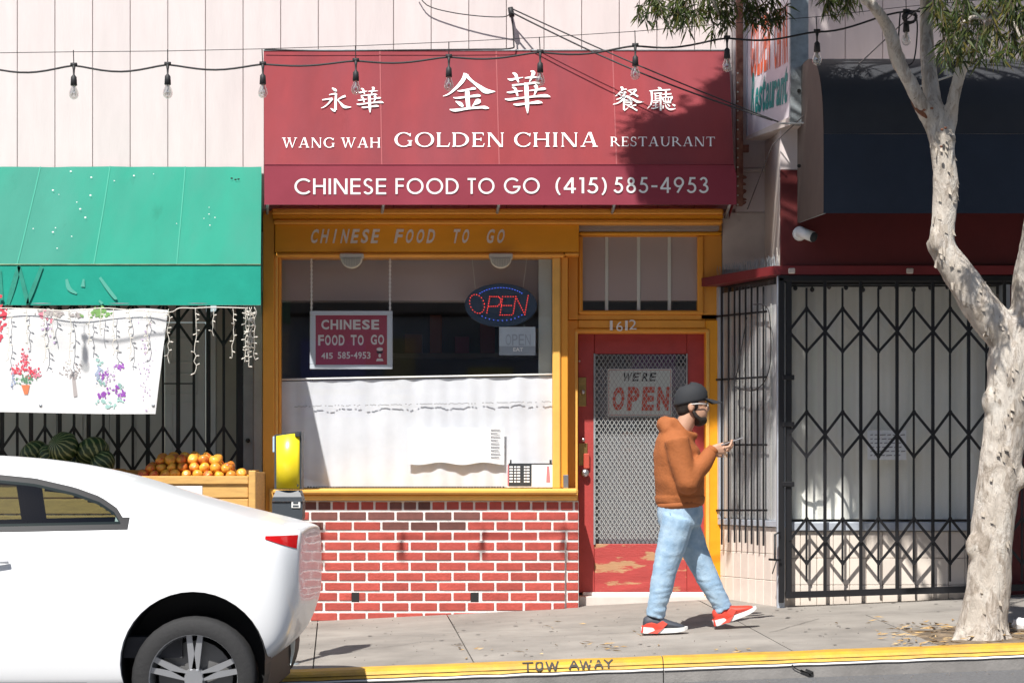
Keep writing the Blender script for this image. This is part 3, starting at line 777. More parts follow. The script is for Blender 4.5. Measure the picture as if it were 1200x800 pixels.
b = MB(); b.tube([W(737, 432, .13), W(746, 419, .13), W(758, 432, .13)], .0015, 5); b.build('hanging_wire', M['barw'], ds)

# ================================================================== RED AWNING
ra = thing('red_awning', 'long dark red canvas awning with white Chinese and English lettering', 'awning', (-.1, 0, 2.8))
DA = .9
slope = lambda A, B: onplane(A, (Vector((1, 0, 0)).cross(Vector(B)-Vector(A))))
top, fold = W(600, 60, -.03), W(600, 193, -DA)
fs_ = slope(top, fold); fv = yplane(-DA)
fl, fr = W(310, 193, -DA).x, W(860, 193, -DA).x
tl, tr = W(309, 60, -.03).x, W(854, 60, -.03).x
def canopy(u, v):
    y = lerp(-.03, -DA, v); z = lerp(top.z, fold.z, v); x = lerp(lerp(tl, fl, v), lerp(tr, fr, v), u)
    sag = -.0035*math.sin(math.pi*v)*abs(math.sin(math.pi*u*4))**.7
    w = .0016*noise.noise((x*2.2, v*5, 1)) + .0009*noise.noise((x*6, v*3, 4))
    return (x, y + sag*-.6 - w, z + sag + w)
b = MB(); b.grid(canopy, 120, 24); b.build('canopy', M['redcloth'], ra, smooth=True)
zb = Z(240, -DA)
b = MB(); b.grid(lambda u, v: (lerp(fl, W(863, 240, -DA).x if v else fr, u), -DA-.001-.003*math.sin(u*40)*v, lerp(fold.z, zb, v)), 60, 4); b.build('valance', M['redval'], ra, smooth=True)
for (xx, xt) in ((fl, tl), (fr, tr)):
    b = MB(); b.add([(xt, -.03, top.z), (xx, -DA, fold.z), (xx, -DA, zb), (xt, -.03, zb)], [(0, 1, 2, 3)]); b.build('end_panel', M['redcloth'], ra)
b = MB(); b.tube([(fl, -DA+.032, zb+.016), (fr, -DA+.032, zb+.016)], .012, 8); b.tube([(fl, -DA+.02, fold.z-.02), (fr, -DA+.02, fold.z-.02)], .012, 8); b.build('frame_tube', M['galv'], ra, smooth=True)
for k in range(5):
    x = lerp(fl+.02, fr-.02, k/4); xt = lerp(tl+.02, tr-.02, k/4)
    b = MB(); b.tube([(xt, -.03, top.z-.03), (x, -DA+.02, fold.z-.03)], .011, 6); b.tube([(x, -DA+.032, zb+.02), (xt, .0, zb+.02)], .011, 6); b.build('rib', M['galv'], ra, smooth=True)
M['seam'] = mat('red_cloth_seam', (.27, .055, .06), .7)
for k in range(1, 4):
    u = k/4
    b = MB(); b.add([Vector(canopy(u-.0012 if s else u+.0012, v/10)) + Vector((0, -.003, .003)) for v in range(11) for s in (0, 1)], [(2*i, 2*i+1, 2*i+3, 2*i+2) for i in range(10)]); b.build('seam', M['seam'], ra)
b = MB(); b.tube([(fl, -DA-.002, fold.z), (fr, -DA-.002, fold.z)], .004, 6); b.build('seam', M['redval'], ra, smooth=True)
b = MB(); b.tube([(tl, -.035, top.z+.004), (tr, -.035, top.z+.004)], .006, 6); b.build('head_rail', M['galv'], ra, smooth=True)
L = lambda px, py, e=0: fs_(px, py, .0050+e)
b = MB()
brush(ra, [[(255,110,14),(300,140,42),(328,160,14)], [(210,218,14),(260,205,16),(318,200,30)], [(318,195,30),(312,300,34),(310,400,36),(308,450,44)], [(308,470,34),(270,455,30),(232,428,8)],
          [(100,297,14),(180,285,22),(262,278,30)], [(262,275,28),(200,350,22),(140,400,16),(82,425,6)], [(465,235,34),(410,255,28),(340,295,8)], [(335,290,8),(390,350,28),(450,405,44),(555,408,6)]], 13.333, 370, 95, L)
hua = [[(140,180,10),(200,195,40),(280,175,26),(400,155,10)], [(225,80,20),(275,110,50),(300,180,42),(325,240,20)], [(430,165,20),(540,155,30),(700,150,8)], [(525,50,14),(575,75,60),(545,150,40),(505,235,10)],
       [(215,285,24),(400,270,26),(600,245,34),(680,255,12)], [(215,320,10),(270,350,46),(310,470,24)], [(125,405,10),(190,405,34),(300,388,24),(395,380,10)], [(600,285,60),(625,340,50),(585,460,16)], [(500,378,14),(620,362,26),(740,345,44),(785,350,8)],
       [(95,515,12),(180,525,40),(400,495,26),(640,470,34),(780,462,50),(855,480,10)], [(235,605,10),(310,610,40),(480,590,26),(650,570,50),(725,580,8)], [(405,270,20),(450,285,66),(462,480,66),(470,640,60),(475,755,12)]]
brush(ra, hua, 14.286, 585, 80, L)
brush(ra, [[(60,470,8),(160,430,26),(290,320,46),(400,190,64),(430,85,50)], [(450,110,60),(475,150,50),(560,230,40),(680,320,66),(780,385,84),(935,392,6)], [(300,380,10),(370,380,30),(500,355,30),(570,340,44),(610,350,16)], [(420,380,10),(462,390,74),(470,520,70),(485,670,64)],
          [(230,492,10),(300,500,30),(480,478,30),(640,460,46),(690,468,14)], [(270,555,12),(350,600,64),(395,645,30)], [(690,550,40),(640,560,90),(590,600,40),(545,640,8)], [(170,690,10),(260,705,46),(480,675,34),(700,655,40),(770,660,50),(830,670,10)]], 14.286, 515, 80, L)
o_ = [[(x/14.286*13.333*.565+632-595+0, y/14.286*13.333*.565+ 90 - 20, w*.56) for x, y, w in st] for st in hua]
brush(ra, [[(x*.555+585, y*.56+72, w*.62) for x, y, w in st] for st in hua], 13.333, 370, 95, L)
brush(ra, [[(300,100,30),(345,120,66),(350,190,40)], [(350,165,30),(470,155,26)], [(340,185,30),(260,270,40),(165,340,16)], [(280,215,20),(330,250,24),(440,235,50)], [(440,225,50),(390,310,44),(300,390,34),(185,430,14)], [(270,290,16),(320,330,24)],
          [(485,195,16),(600,170,26),(720,165,44)], [(720,165,50),(640,260,40),(520,330,16)], [(510,200,14),(640,270,36),(770,350,46)], [(470,330,40),(350,440,44),(240,520,30),(100,560,16)], [(470,330,30),(600,400,34),(730,480,60),(800,495,46),(930,490,8)],
          [(480,375,20),(570,400,30)], [(400,440,24),(590,455,40)], [(392,430,44),(392,570,46),(392,700,46)], [(595,460,56),(585,570,40)], [(400,500,20),(560,505,24)], [(400,560,20),(560,570,26)], [(395,715,50),(450,690,24),(510,645,10)], [(470,590,16),(600,640,36),(750,725,40)], [(720,575,40),(650,590,30),(590,615,10)]], 22.86, 714, 98, L)
brush(ra, [[(390,105,20),(450,140,60),(480,180,30)], [(155,200,16),(400,185,34),(720,165,30)], [(215,210,50),(230,400,44),(200,560,36),(100,675,10)], [(280,270,24),(500,255,26)], [(320,270,34),(325,460,34)], [(455,265,44),(460,500,46),(462,730,50)], [(330,335,18),(440,330,18)], [(330,400,18),(440,395,18)], [(255,470,16),(440,455,30)],
          [(260,515,16),(400,500,30)], [(250,590,20),(400,575,22)], [(330,500,30),(330,660,26)], [(205,665,16),(300,665,40),(420,625,10)], [(600,205,44),(605,300,40),(600,370,30)], [(500,295,20),(620,285,26),(750,275,36)], [(470,350,20),(530,430,40),(545,480,26)], [(500,375,20),(640,365,22),(780,360,44)],
          [(590,380,20),(600,470,30)], [(670,380,20),(665,470,26)], [(770,370,50),(720,470,28)], [(530,485,20),(740,480,24)], [(530,540,14),(620,520,22),(740,515,24)], [(530,590,50),(525,680,20)], [(590,560,14),(620,640,34),(720,695,40),(860,670,16)], [(640,555,16),(710,610,40)], [(780,560,30),(850,600,50)]], 22.86, 754, 98, L)
b = MB()
write2(ra, 'WANG WAH', serif, (330.5, 161.5, 446, 173), L); write2(ra, 'GOLDEN CHINA', serif, (462, 155.5, 701, 172), L, .1); write2(ra, 'RESTAURANT', serif, (715, 160.5, 838, 171.5), L, .12)
V = lambda px, py, e=0: fv(px, py, .003+e)
b = MB()
for t_, x0, x1, dy in (('CHINESE', 345, 452.5, 0), ('FOOD', 463.5, 537.5, -.3), ('TO', 548, 579.5, -.5), ('GO', 590.5, 632.5, -.8), ('(415)', 651, 711, -1.2), ('585-4953', 719, 830.5, -1.6)):
    write2(ra, t_, sans, (x0, 209.3+dy, x1, 227.8+dy), V, .16)
# ================================================================== GREEN AWNING
ga = thing('green_awning', 'wide green canvas awning over the fruit shop', 'awning', (-3.3, 0, 2.4))
DG = 1.15
gt = Z(195.5, -.03); gf = Z(310, -DG); gb = Z(357.5, -DG); gr, gl = X(305.5, -DG), -6.8; grt = X(306.5, -.03)
def gcan(u, v):
    x = lerp(gl, lerp(grt, gr, v), u); s = -.008*math.sin(math.pi*v)*abs(math.sin(math.pi*(x-gr)/.98))**.7
    w = .004*noise.noise((x*2.2, v*4, 1)) + .002*noise.noise((x*7, v*3, 4))
    return (x, lerp(-.03, -DG, v) - s*.6 - w, lerp(gt, gf, v) + s + w)
b = MB(); b.grid(gcan, 160, 20); b.build('canopy', M['green'], ga, smooth=True)
b = MB(); b.grid(lambda u, v: (lerp(gl, gr, u), -DG-.001-.005*v*math.sin(u*60), lerp(gf, gb, v)), 90, 4); b.build('valance', M['greenval'], ga, smooth=True)
b = MB(); b.add([(grt, -.03, gt), (gr, -DG, gf), (gr, -DG, gb), (grt, -.03, gb)], [(0, 1, 2, 3)]); b.build('end_panel', M['green'], ga)
b = MB(); b.tube([(gl, -DG+.015, gb+.012), (gr, -DG+.015, gb+.012)], .013, 8); b.build('frame_tube', M['galv'], ga, smooth=True)
b = MB(); b.tube([(gl, -DG-.004, gf), (gr, -DG-.004, gf)], .005, 6); b.build('seam', mat('brown_worn_seam', (.22, .34, .20), .8, .3, 6), ga, smooth=True)
M['gseam'] = mat('green_cloth_seam', (.035, .29, .205), .7)
for px in (110, 207, 20):
    x = X(px, -DG); u = (x-gl)/(gr-gl); b = MB()
    b.add([Vector(gcan(u+(-.0008 if s else .0008), v/8)) + Vector((0, -.003, .003)) for v in range(9) for s in (0, 1)], [(2*i, 2*i+1, 2*i+3, 2*i+2) for i in range(8)]); b.build('seam', M['gseam'], ga)
gs = onplane((0, -.03, gt), Vector((1, 0, 0)).cross(Vector((0, gf and -DG+.03, gf-gt))))
b = MB()
for px, py in ((107, 208), (62, 223), (69, 228), (90, 237), (94, 245), (100, 255), (39, 268), (62, 272), (65, 267), (84, 277), (67, 291), (134, 212), (157, 206), (245, 243), (245, 251), (252, 255), (239, 256), (246, 264), (180, 204), (207, 262), (106, 229), (83, 201)):
    r = random.choice((.003, .004, .006)); c = gs(px, py, .012); b.ball(c, (r*1.3, .002, r), 6, 4)
b.build('paint_splash', M['white'], ga)
b = MB()
for px, py in ((271.5, 209), (279.5, 210), (276, 210.5)): b.ball(gs(px, py, .012), (.010, .002, .006), 6, 4)
b.build('cloth_hole', M['dark'], ga)
# faint grey strokes and pale smears sprayed on the valance
gvf = yplane(-DG-.01); b = MB()
for st in ([(0, 316, 3), (2, 355, 5)], [(22, 312, 5), (14, 340, 6), (9, 357, 4)], [(22, 312, 4), (30, 345, 5), (32, 356, 4)], [(49, 312, 4), (38, 340, 5), (32, 356, 3)]):
    for q in ribbon(st): b.add([gvf(x, y) for x, y in q], [(0, 1, 2, 3)])
b.build('spray_strokes', mat('faded_grey_spray', (.02, .25, .18), .8, .15, 12), ga)
b = MB()
for st in ([(78, 327, 3), (81, 338, 5), (90, 344, 2)], [(98, 327, 2), (97, 336, 5)], [(117, 325, 3), (124, 335, 4), (134, 348, 4), (137, 350, 2)], [(116, 352, 2), (120, 356, 4)]):
    for q in ribbon(st): b.add([gvf(x, y) for x, y in q], [(0, 1, 2, 3)])
b.build('pale_smears', mat('pale_green_smear', (.08, .37, .285), .8), ga, kind='stuff')

# ================================================================== FRUIT SHOP FRONT
fs = thing('fruit_shop_front', 'recessed fruit shop front with pale panels and a panel door behind a gate', 'shopfront', (-3.2, .3, .1))
M['panelw'] = mat('greyed_white_panel', (.62, .59, .57), .6, .07, 2.2, .08, 30, stretch=(1, 1, .4))
M['doorw'] = mat('grey_white_door', (.72, .70, .70), .5, .05, 3)
def fpart(name, m, *a, c=.004, **k): return MB().pbox(*a, c=c).build(name, m, fs, **k)
for i in range(16):
    x1 = 190 - i*31; fpart('wall_panel', M['panelw'], x1-30.4, x1, 330, 735, .30, .34)
sd = MB().pbox(193, 240, 378, 735, .31, .35).build('panel_door', M['doorw'], fs)
for py0, py1 in ((395, 425), (437, 462), (471, 560)):
    b = MB(); 
    for a in ((200, 231, py0, py0+2), (200, 231, py1-2, py1), (200, 202, py0, py1), (229, 231, py0, py1)): b.pbox(*a, .302, .312, c=.002)
    b.build('door_moulding', M['doorw'], sd)
fpart('door_frame', M['doorw'], 241, 253, 365, 735, .29, .35)
fpart('door_head', M['panelw'], 190.5, 240.5, 330, 377, .30, .35)
fpart('wall_panel', mat('beige_panel', (.5, .46, .40), .6, .1, 2), 253.5, 280, 330, 735, .30, .34)
fpart('side_pier', mat('grey_pier_paint', (.5, .51, .52), .6, .1, 4, .1, 30, dirt=.4), 283.5, 307.5, 345, 740, -.02, .4)
fpart('shop_header', M['panelw'], -420, 307, 290, 344, .02, .4)
fpart('pier_patch', M['board'], 301, 307, 559, 574, -.03, -.021)
b = MB(); b.pbox(285, 297, 356, 735, -.032, -.0205); b.build('gate_post', mat('grey_gate_post', (.26, .27, .28), .5, .1, 8), fs)
b = MB(); p = W(291, 516, -.04); b.tube([p, p+Vector((0, -.03, 0))], .012, 8); b.ball(p+Vector((0, -.035, 0)), .017); b.build('gate_latch', M['black'], fs, smooth=True)

def scissor(t, y, thick, thin, tiers, ztop, zbot, pxw=4.2, thinw=2.7, thin_top=None, m=M['black'], thin_bot=None, right=None):
    "folding lattice gate: uprights alternate between thick and thin, cross links meet them tier by tier"
    for px in thick: MB().pbox(px-pxw/2, px+pxw/2, ztop, zbot, y-.012, y+.012, c=.003).build('upright', m, t)
    for px in thin: MB().pbox(px-thinw/2, px+thinw/2, thin_top or ztop, thin_bot or zbot, y-.008, y+.008, c=.002).build('slim_upright', m, t)
    allp = sorted([(p, 0) for p in thick] + [(p, 1) for p in thin])
    for (tp, mid, bt) in tiers:
        for (pa, ka), (pb, kb) in zip(allp[:-1], allp[1:]):
            for e in (tp, bt):
                ya, yb = (mid, e) if ka == 0 else (e, mid)
                if e is None: continue
                a, c = W(pa, ya, y-.016), W(pb, yb, y-.016); d = (c-a).normalized(); n = Vector((-d.z, 0, d.x))*.0092
                q = MB(); q.extr([a-n, a+n, c+n, c-n], (0, .006 if e == tp else .0075, 0)); q.build('cross_link', m, t)
        q = MB()
        for p_, k in allp:
            for yy in ((mid,) if k == 0 else (tp, bt)):
                if yy is None: continue
                c = W(p_, yy, y-.018); q.tube([c+Vector((0, .004, 0)), c+Vector((0, -.006, 0))], .0125, 8)
        q.build('rivets', m, t, kind='stuff')
lg = thing('scissor_gate', 'black folding lattice gate across the fruit shop', 'gate', (-3.2, 0, .1))
lthick = [-30, 2, 36, 69.5, 103.5, 138, 173, 208.5, 244]; lthin = [-13, 20, 52.5, 86.5, 121, 155.5, 191, 227, 262]
scissor(lg, .0, lthick + [279], lthin, [(354, 378, 404), (500, 526, 552), (655, 680, 705)], 340, 730, 4.6, 3)
MB().pbox(277.5, 288.5, 345, 732, -.02, .02).build('end_post', M['black'], lg)
for py in (448.5,): MB().pbox(192, 227, py, py+1.6, -.022, -.014, c=.001).build('brace', M['black'], lg)

# ---- flower banner hanging from the awning
M['vinyl'] = mat('white_vinyl_banner', (.80, .80, .80), .45, .03, 2, .25, 7, trans=.12)
yb_ = -1.18
def banner(px, py, e=0):
    y = yb_ - .010*math.sin(px*.045) - .012*noise.noise((px*.02, py*.03, 0)) - e
    return W(px, py, yb_) + Vector((0, y - yb_, 0))
b = MB()
b.grid(lambda u, v: banner(lerp(-180, lerp(197, 182.5, v), u), lerp(361.5 + 2*math.sin(u*17)**2, 483.5 - 1.5*math.sin(u*5), v)), 90, 20)
bn = tag(b.build('flower_banner', M['vinyl'], None, smooth=True), 'white vinyl banner printed with flowers hanging under the green awning', 'banner')
PC = {k: mat(k, c, .5) for k, c in dict(red_print=(.62, .06, .09), pink_print=(.72, .25, .32), green_print=(.12, .30, .16), pot_print=(.75, .22, .10), violet_print=(.30, .08, .42), lilac_print=(.55, .42, .62), grey_print=(.42, .38, .37), teal_print=(.30, .48, .44), blue_grey_print=(.33, .38, .50), leaf_print=(.20, .38, .12)).items()}
def blob(b, px, py, r, n=6, e=.003, sq=1.0, an=0.0):
    vs = []
    for k in range(n):
        a = 2*math.pi*k/n; q = r*random.uniform(.6, 1.2); x, y = q*math.cos(a), q*sq*math.sin(a)
        vs.append(banner(px + x*math.cos(an)-y*math.sin(an), py + x*math.sin(an)+y*math.cos(an), e + random.uniform(0, .002)))
    b.add(vs, [tuple(range(n))])
def printed(name, m, spots):
    b = MB()
    for (cx, cy, sx, sy, n, r) in spots:
        for _ in range(n):
            blob(b, cx+random.gauss(0, sx), cy+random.gauss(0, sy), r*random.uniform(.6, 1.3), 6, sq=random.uniform(.4, 1), an=random.uniform(0, 3))
    b.build(name, m, bn, fixn=False, kind='stuff')
printed('red_flowers', PC['red_print'], [(30, 425, 2.5, 6, 34, 1.7), (22, 434, 4, 2.5, 22, 1.6), (40, 437, 4, 3, 24, 1.6), (2, 370, 3, 7, 22, 3), (0, 398, 1, 4, 8, 2)])
printed('pink_flowers', PC['pink_print'], [(30, 423, 3, 7, 24, 1.5), (42, 438, 4, 3, 18, 1.5), (21, 433, 4, 3, 12, 1.5)])
printed('green_stems', PC['green_print'], [(31, 444, 5, 3.5, 46, 1.3)])
b = MB(); b.add([banner(x, y, .004) for x, y in ((25.5, 451), (35.5, 451), (33, 462), (29, 462))], [(0, 1, 2, 3)]); b.build('flower_pot', PC['pot_print'], bn)
printed('violet_flowers', PC['violet_print'], [(140, 429, 2.5, 2, 12, 1.8), (118, 462, 2.5, 2, 12, 1.8), (126, 458, 2.5, 2, 8, 1.5), (136, 457, 2.5, 2.5, 13, 1.8), (143, 462, 2.5, 2.5, 13, 1.8), (122, 440, 4, 2, 9, 1.6), (128, 435, 2, 2, 5, 1.4)])
printed('lilac_sprays', PC['lilac_print'], [(172, 402, 4, 14, 26, 1.1), (173, 430, 4, 12, 20, 1.1), (128, 440, 7, 6, 26, 1.3), (170, 460, 3, 10, 10, 1), (56, 385, 3, 5, 10, 2)])
printed('grey_bouquet', PC['grey_print'], [(82, 435, 6, 4, 34, 1.2), (85, 440, 3, 2, 14, 1.4), (92, 430, 3, 2, 8, 1.1)])
b = MB(); b.add([banner(x, y, .004) for x, y in ((84, 441), (88, 441), (90.5, 464), (86.5, 465))], [(0, 1, 2, 3)]); b.build('vase', PC['grey_print'], bn)
printed('teal_leaves', PC['teal_print'], [(118, 448, 3, 2, 6, 2.2), (141, 451, 2, 2, 5, 2.4), (120, 471, 3, 1, 7, 2), (130, 476, 3, 2, 8, 2.2), (140, 470, 3, 1.5, 7, 2.2), (116, 424, 2, 4, 8, 2)])
printed('blue_vases', PC['blue_grey_print'], [(114.5, 440, 1.5, 5, 16, 2), (15.5, 447, 1, 4.5, 12, 1.8)])
printed('dark_foliage_print', PC['leaf_print'], [(117, 366, 7, 2.5, 40, 2.6)])
printed('shadowy_print', PC['grey_print'], [(63, 367, 9, 1.8, 40, 2.2), (88, 369, 5, 1.5, 16, 2)])
printed('magenta_print', PC['pink_print'], [(50, 368, 3, 2, 14, 2.0), (60, 374, 3, 2, 8, 1.6)])
b = MB()
for px, py in ((48, 475), (180, 475)): b.ball(banner(px, py, .003), (.011, .003, .011), 10, 5)
b.build('grommets', M['steel'], bn, smooth=True, kind='stuff')
# ---- icicle mini lights along the awning edge
ic = thing('icicle_light_string', 'string of white icicle mini lights dangling along the green awning edge', 'string lights', (-3, -1.22, 2.3))
M['whitewire'] = mat('white_light_wire', (.74, .70, .62), .5)
yi = -1.225
b = MB()
main = cr([(-60, 362), (0, 361), (40, 362), (80, 364), (120, 361), (150, 363), (197, 366), (210, 361), (228, 361), (250, 360), (290, 361)], 4)
b.tube([W(x, y, yi) for x, y in main], .0035, 5); b.build('lead_wire', M['whitewire'], ic, smooth=True)
def strand(px, py0, ln, jag=1.6, dens=9):
    pts = [(px, py0)]; y = py0
    while y < py0+ln: y += random.uniform(4, 8); pts.append((px + random.uniform(-jag, jag), y))
    q = MB(); q.tube([W(x, yy, yi) for x, yy in cr(pts, 3)], .0026, 4)
    for k in range(int(ln/dens)+1):
        x, yy = pts[min(len(pts)-1, 1+int(k*len(pts)/max(1, (ln/dens+1))))]
        s = random.choice((-1, 1)); a = W(x, yy, yi); c = W(x+s*random.uniform(3, 5), yy+random.uniform(-2, 2), yi-.01)
        q.tube([a, lerp(a, c, .55)], .003, 4); q.tube([lerp(a, c, .5), c], [.0055, .0025], 5)
    q.build('light_strand', M['whitewire'], ic, smooth=True)
for px, ln in ((10, 55), (31, 38), (52, 62), (82, 66), (105, 40), (133, 52), (152, 58), (173, 48), (197.5, 62), (229, 74), (250, 26), (273, 54), (288, 58), (-20, 40), (62, 30), (118, 26)): strand(px, 362, ln)
for px in (292, 295, 298, 290): strand(px, 360, random.uniform(40, 66), 2.5, 5)

# ---- fruit stand
M['crate'] = mat('yellow_pine', (.62, .36, .11), .6, .15, 5, .15, 40, stretch=(1, 1, 6), dirt=.2)
st = thing('fruit_crate_stand', 'yellow wooden display crate on legs in front of the gate', 'crate stand', W(200, 735, -.7))
yf = -.95
def cpart(name, *a, c=.005, m=None): return MB().pbox(*a, c=c).build(name, m or M['crate'], st)
cpart('front_board', -220, 291, 566, 583, yf, yf+.02)
cpart('front_board', -220, 291, 584.5, 602, yf, yf+.02)
cpart('front_board', -220, 291, 603.5, 618, yf, yf+.02)
cpart('top_rail', -220, 291, 557.5, 567, yf-.018, yf+.03)
cpart('corner_post', 291.3, 299.5, 551, 735, yf-.02, yf+.05)
b = MB(); b.box(X(291.5, yf), X(299, yf), yf+.055, -.32, Z(600, yf), Z(556, yf)+.02, .004); b.build('side_board', M['crate'], st)
b = MB(); b.box(X(-220, yf), X(291, yf), yf+.025, -.30, Z(566, yf)-.07, Z(566, yf)-.045); b.build('shelf_board', M['crate'], st)
b = MB(); b.box(X(-220, yf), X(291, yf), -.32, -.30, Z(600, yf), Z(550, yf)); b.build('back_board', M['crate'], st)
b = MB(); b.box(X(291.5, yf), X(299, yf), -.36, -.31, 0.05, Z(556, yf)); b.build('leg', M['crate'], st)
b = MB(); b.box(X(-220, yf), X(-212, yf), yf-.02, yf+.05, 0.0, Z(556, yf)); b.build('leg', M['crate'], st)
cpart('price_card', 185, 237, 569, 592, yf-.006, yf-.001, c=0, m=M['paper'])
def fcol(name, a, b_, c_=None): return mat(name, a, .35, .12, 30, col2=b_, rnd=.12)
FM = [fcol('yellow_red_apple', (.72, .33, .03), (.55, .08, .03)), fcol('red_apple', (.42, .04, .025), (.62, .22, .04)), fcol('golden_apple', (.82, .46, .05), (.72, .25, .04))]
def apple_mesh(m):
    q = MB(); r = .039; n = 12; rr = []
    for i in range(9):
        t = math.pi*(i+.0)/8; R_ = max(.002, r*math.sin(t)*(1+.06*math.cos(t))); z = r*.9*math.cos(t) - (.010*math.exp(-((math.sin(t))/.35)**2) if t < 1.5 else -.006*math.exp(-((math.sin(t))/.35)**2))
        rr.append([(R_*math.cos(2*math.pi*k/n), R_*math.sin(2*math.pi*k/n), z) for k in range(n)])
    q.rings(rr); return q.mesh('apple', m, smooth=True)
AM = [apple_mesh(m) for m in FM]; stem_ = MB(); stem_.tube([(0, 0, .025), (.004, 0, .042)], .0018, 5); SM = stem_.mesh('stalk', mat('brown_stalk', (.12, .07, .03), .8))
zs = Z(566, yf)
def hump(x, y): 
    c = X(222, -.7); return .035*math.exp(-((x-c)/.28)**2) * (1-((y+.62)/.34)**2)
ap = []
for layer in range(4):
    y = yf + .065 + layer*.03
    while y < -.62 - layer*.0:
        x = X(150, yf) + random.uniform(0, .03) + layer*.06
        while x < X(290, yf) - layer*.07:
            ap.append((x + random.uniform(-.006, .006), y + random.uniform(-.006, .006), zs - .005 + layer*.042 + .5*hump(x, y)*(1+layer*.4) + (y-yf)*.10)); x += .076
        y += .075
for (x, y, z) in ap:
    lx = (x - X(150, yf))/(X(288, yf)-X(150, yf))
    k = 1 if random.random() < max(.05, .6-lx*1.2) else random.choice((0, 2))
    o = link('apple', AM[k], (x, y, z)); o.rotation_euler = (random.uniform(-.9, .9), random.uniform(-.9, .9), random.uniform(0, 6)); o.scale = [random.uniform(.84, 1.1)]*3
    tag(o, 'yellow and red apple heaped with others in the wooden display crate', 'apple', 'apples heaped in the wooden crate')
def melon_mesh():
    q = MB(); n = 40; rr = []
    for i in range(15):
        t = math.pi*i/14
        rr.append([(max(.003, math.sin(t)*.105*(1 + .025*math.cos(10*2*math.pi*k/n)))*math.cos(2*math.pi*k/n), max(.003, math.sin(t)*.105*(1+.025*math.cos(10*2*math.pi*k/n)))*math.sin(2*math.pi*k/n), .085*math.cos(t)) for k in range(n)])
    q.rings(rr)
    m = bpy.data.materials.new('green_striped_rind'); m.use_nodes = True; nt = m.node_tree; bs = nt.nodes['Principled BSDF']; bs.inputs['Roughness'].default_value = .4
    tc = nt.nodes.new('ShaderNodeTexCoord'); gr_ = nt.nodes.new('ShaderNodeTexGradient'); gr_.gradient_type = 'RADIAL'; nt.links.new(tc.outputs['Object'], gr_.inputs[0])
    nz = nt.nodes.new('ShaderNodeTexNoise'); nz.inputs['Scale'].default_value = 22; nt.links.new(tc.outputs['Object'], nz.inputs[0])
    ma = nt.nodes.new('ShaderNodeMath'); ma.operation = 'MULTIPLY_ADD'; ma.inputs[1].default_value = 16*2*math.pi; nt.links.new(gr_.outputs[0], ma.inputs[0])
    m2 = nt.nodes.new('ShaderNodeMath'); m2.operation = 'MULTIPLY'; m2.inputs[1].default_value = 5; nt.links.new(nz.outputs[0], m2.inputs[0]); nt.links.new(m2.outputs[0], ma.inputs[2])
    si = nt.nodes.new('ShaderNodeMath'); si.operation = 'SINE'; nt.links.new(ma.outputs[0], si.inputs[0])
    cr_ = nt.nodes.new('ShaderNodeValToRGB'); cr_.color_ramp.elements[0].position = .35; cr_.color_ramp.elements[0].color = (.018, .045, .014, 1); cr_.color_ramp.elements[1].position = .85; cr_.color_ramp.elements[1].color = (.26, .29, .13, 1)
    nt.links.new(si.outputs[0], cr_.inputs[0]); nt.links.new(cr_.outputs[0], bs.inputs['Base Color'])
    return q.mesh('melon', m, smooth=True)
MM = melon_mesh()
for i, (px, py, r, lab) in enumerate(((40, 531, 1, 'striped green squash at the left end of the pile'), (57, 534, .8, 'small striped green squash second from the left of the pile'), (74, 524, 1.08, 'large yellowish striped squash on top of the pile'), (84, 536, 1.12, 'pale striped squash in the front middle of the pile'), (108, 529, 1.15, 'dark green squash high on the right of the pile'), (120, 543, .95, 'dark green squash low at the right end of the pile'))):
    o = link('striped_squash', MM, W(px, py, -.62 - .05*(i % 3))); o.scale = [r]*3; o.rotation_euler = (random.uniform(.5, 1.2), random.uniform(-.6, .6), random.uniform(0, 6)); tag(o, lab, 'squash', 'striped green squashes piled on the stand')
b = MB(); b.box(X(0, -.6), X(142, -.6), -.88, -.42, Z(556, -.6), Z(549, -.6)); b.build('riser_board', M['crate'], st)

# ================================================================== SHUTTERED SHOP (right)
A_ = Vector((1.5145, 0, 0)); B_ = Vector((X(917, -.9), -.9, 0)); e_ = (B_-A_).normalized(); n_ = Vector((e_.y, -e_.x, 0)); LA = (B_-A_).length
if n_.dot(CAM-A_) < 0: n_ = -n_
fa = onplane(A_, n_)
def au(px, py=500): return (fa(px, py)-A_).dot(e_)
def az(px, py): return fa(px, py).z
class AB(MB):
    def abox(s, u0, u1, v0, v1, z0, z1, c=.003):
        t = MB(); t.box(u0, u1, v0, v1, z0, z1, c); s.add([A_ + e_*v[0] + n_*v[1] + Vector((0, 0, v[2])) for v in t.v], t.f); return s
ss = thing('shuttered_shop_front', 'closed shopfront with angled barred window, beige tiles and cream curtains', 'shopfront', (3, -.5, .3))
gp = -.9
XB = B_.x
zl0, zl1 = Z(322, -.95), Z(311.5, -.95)
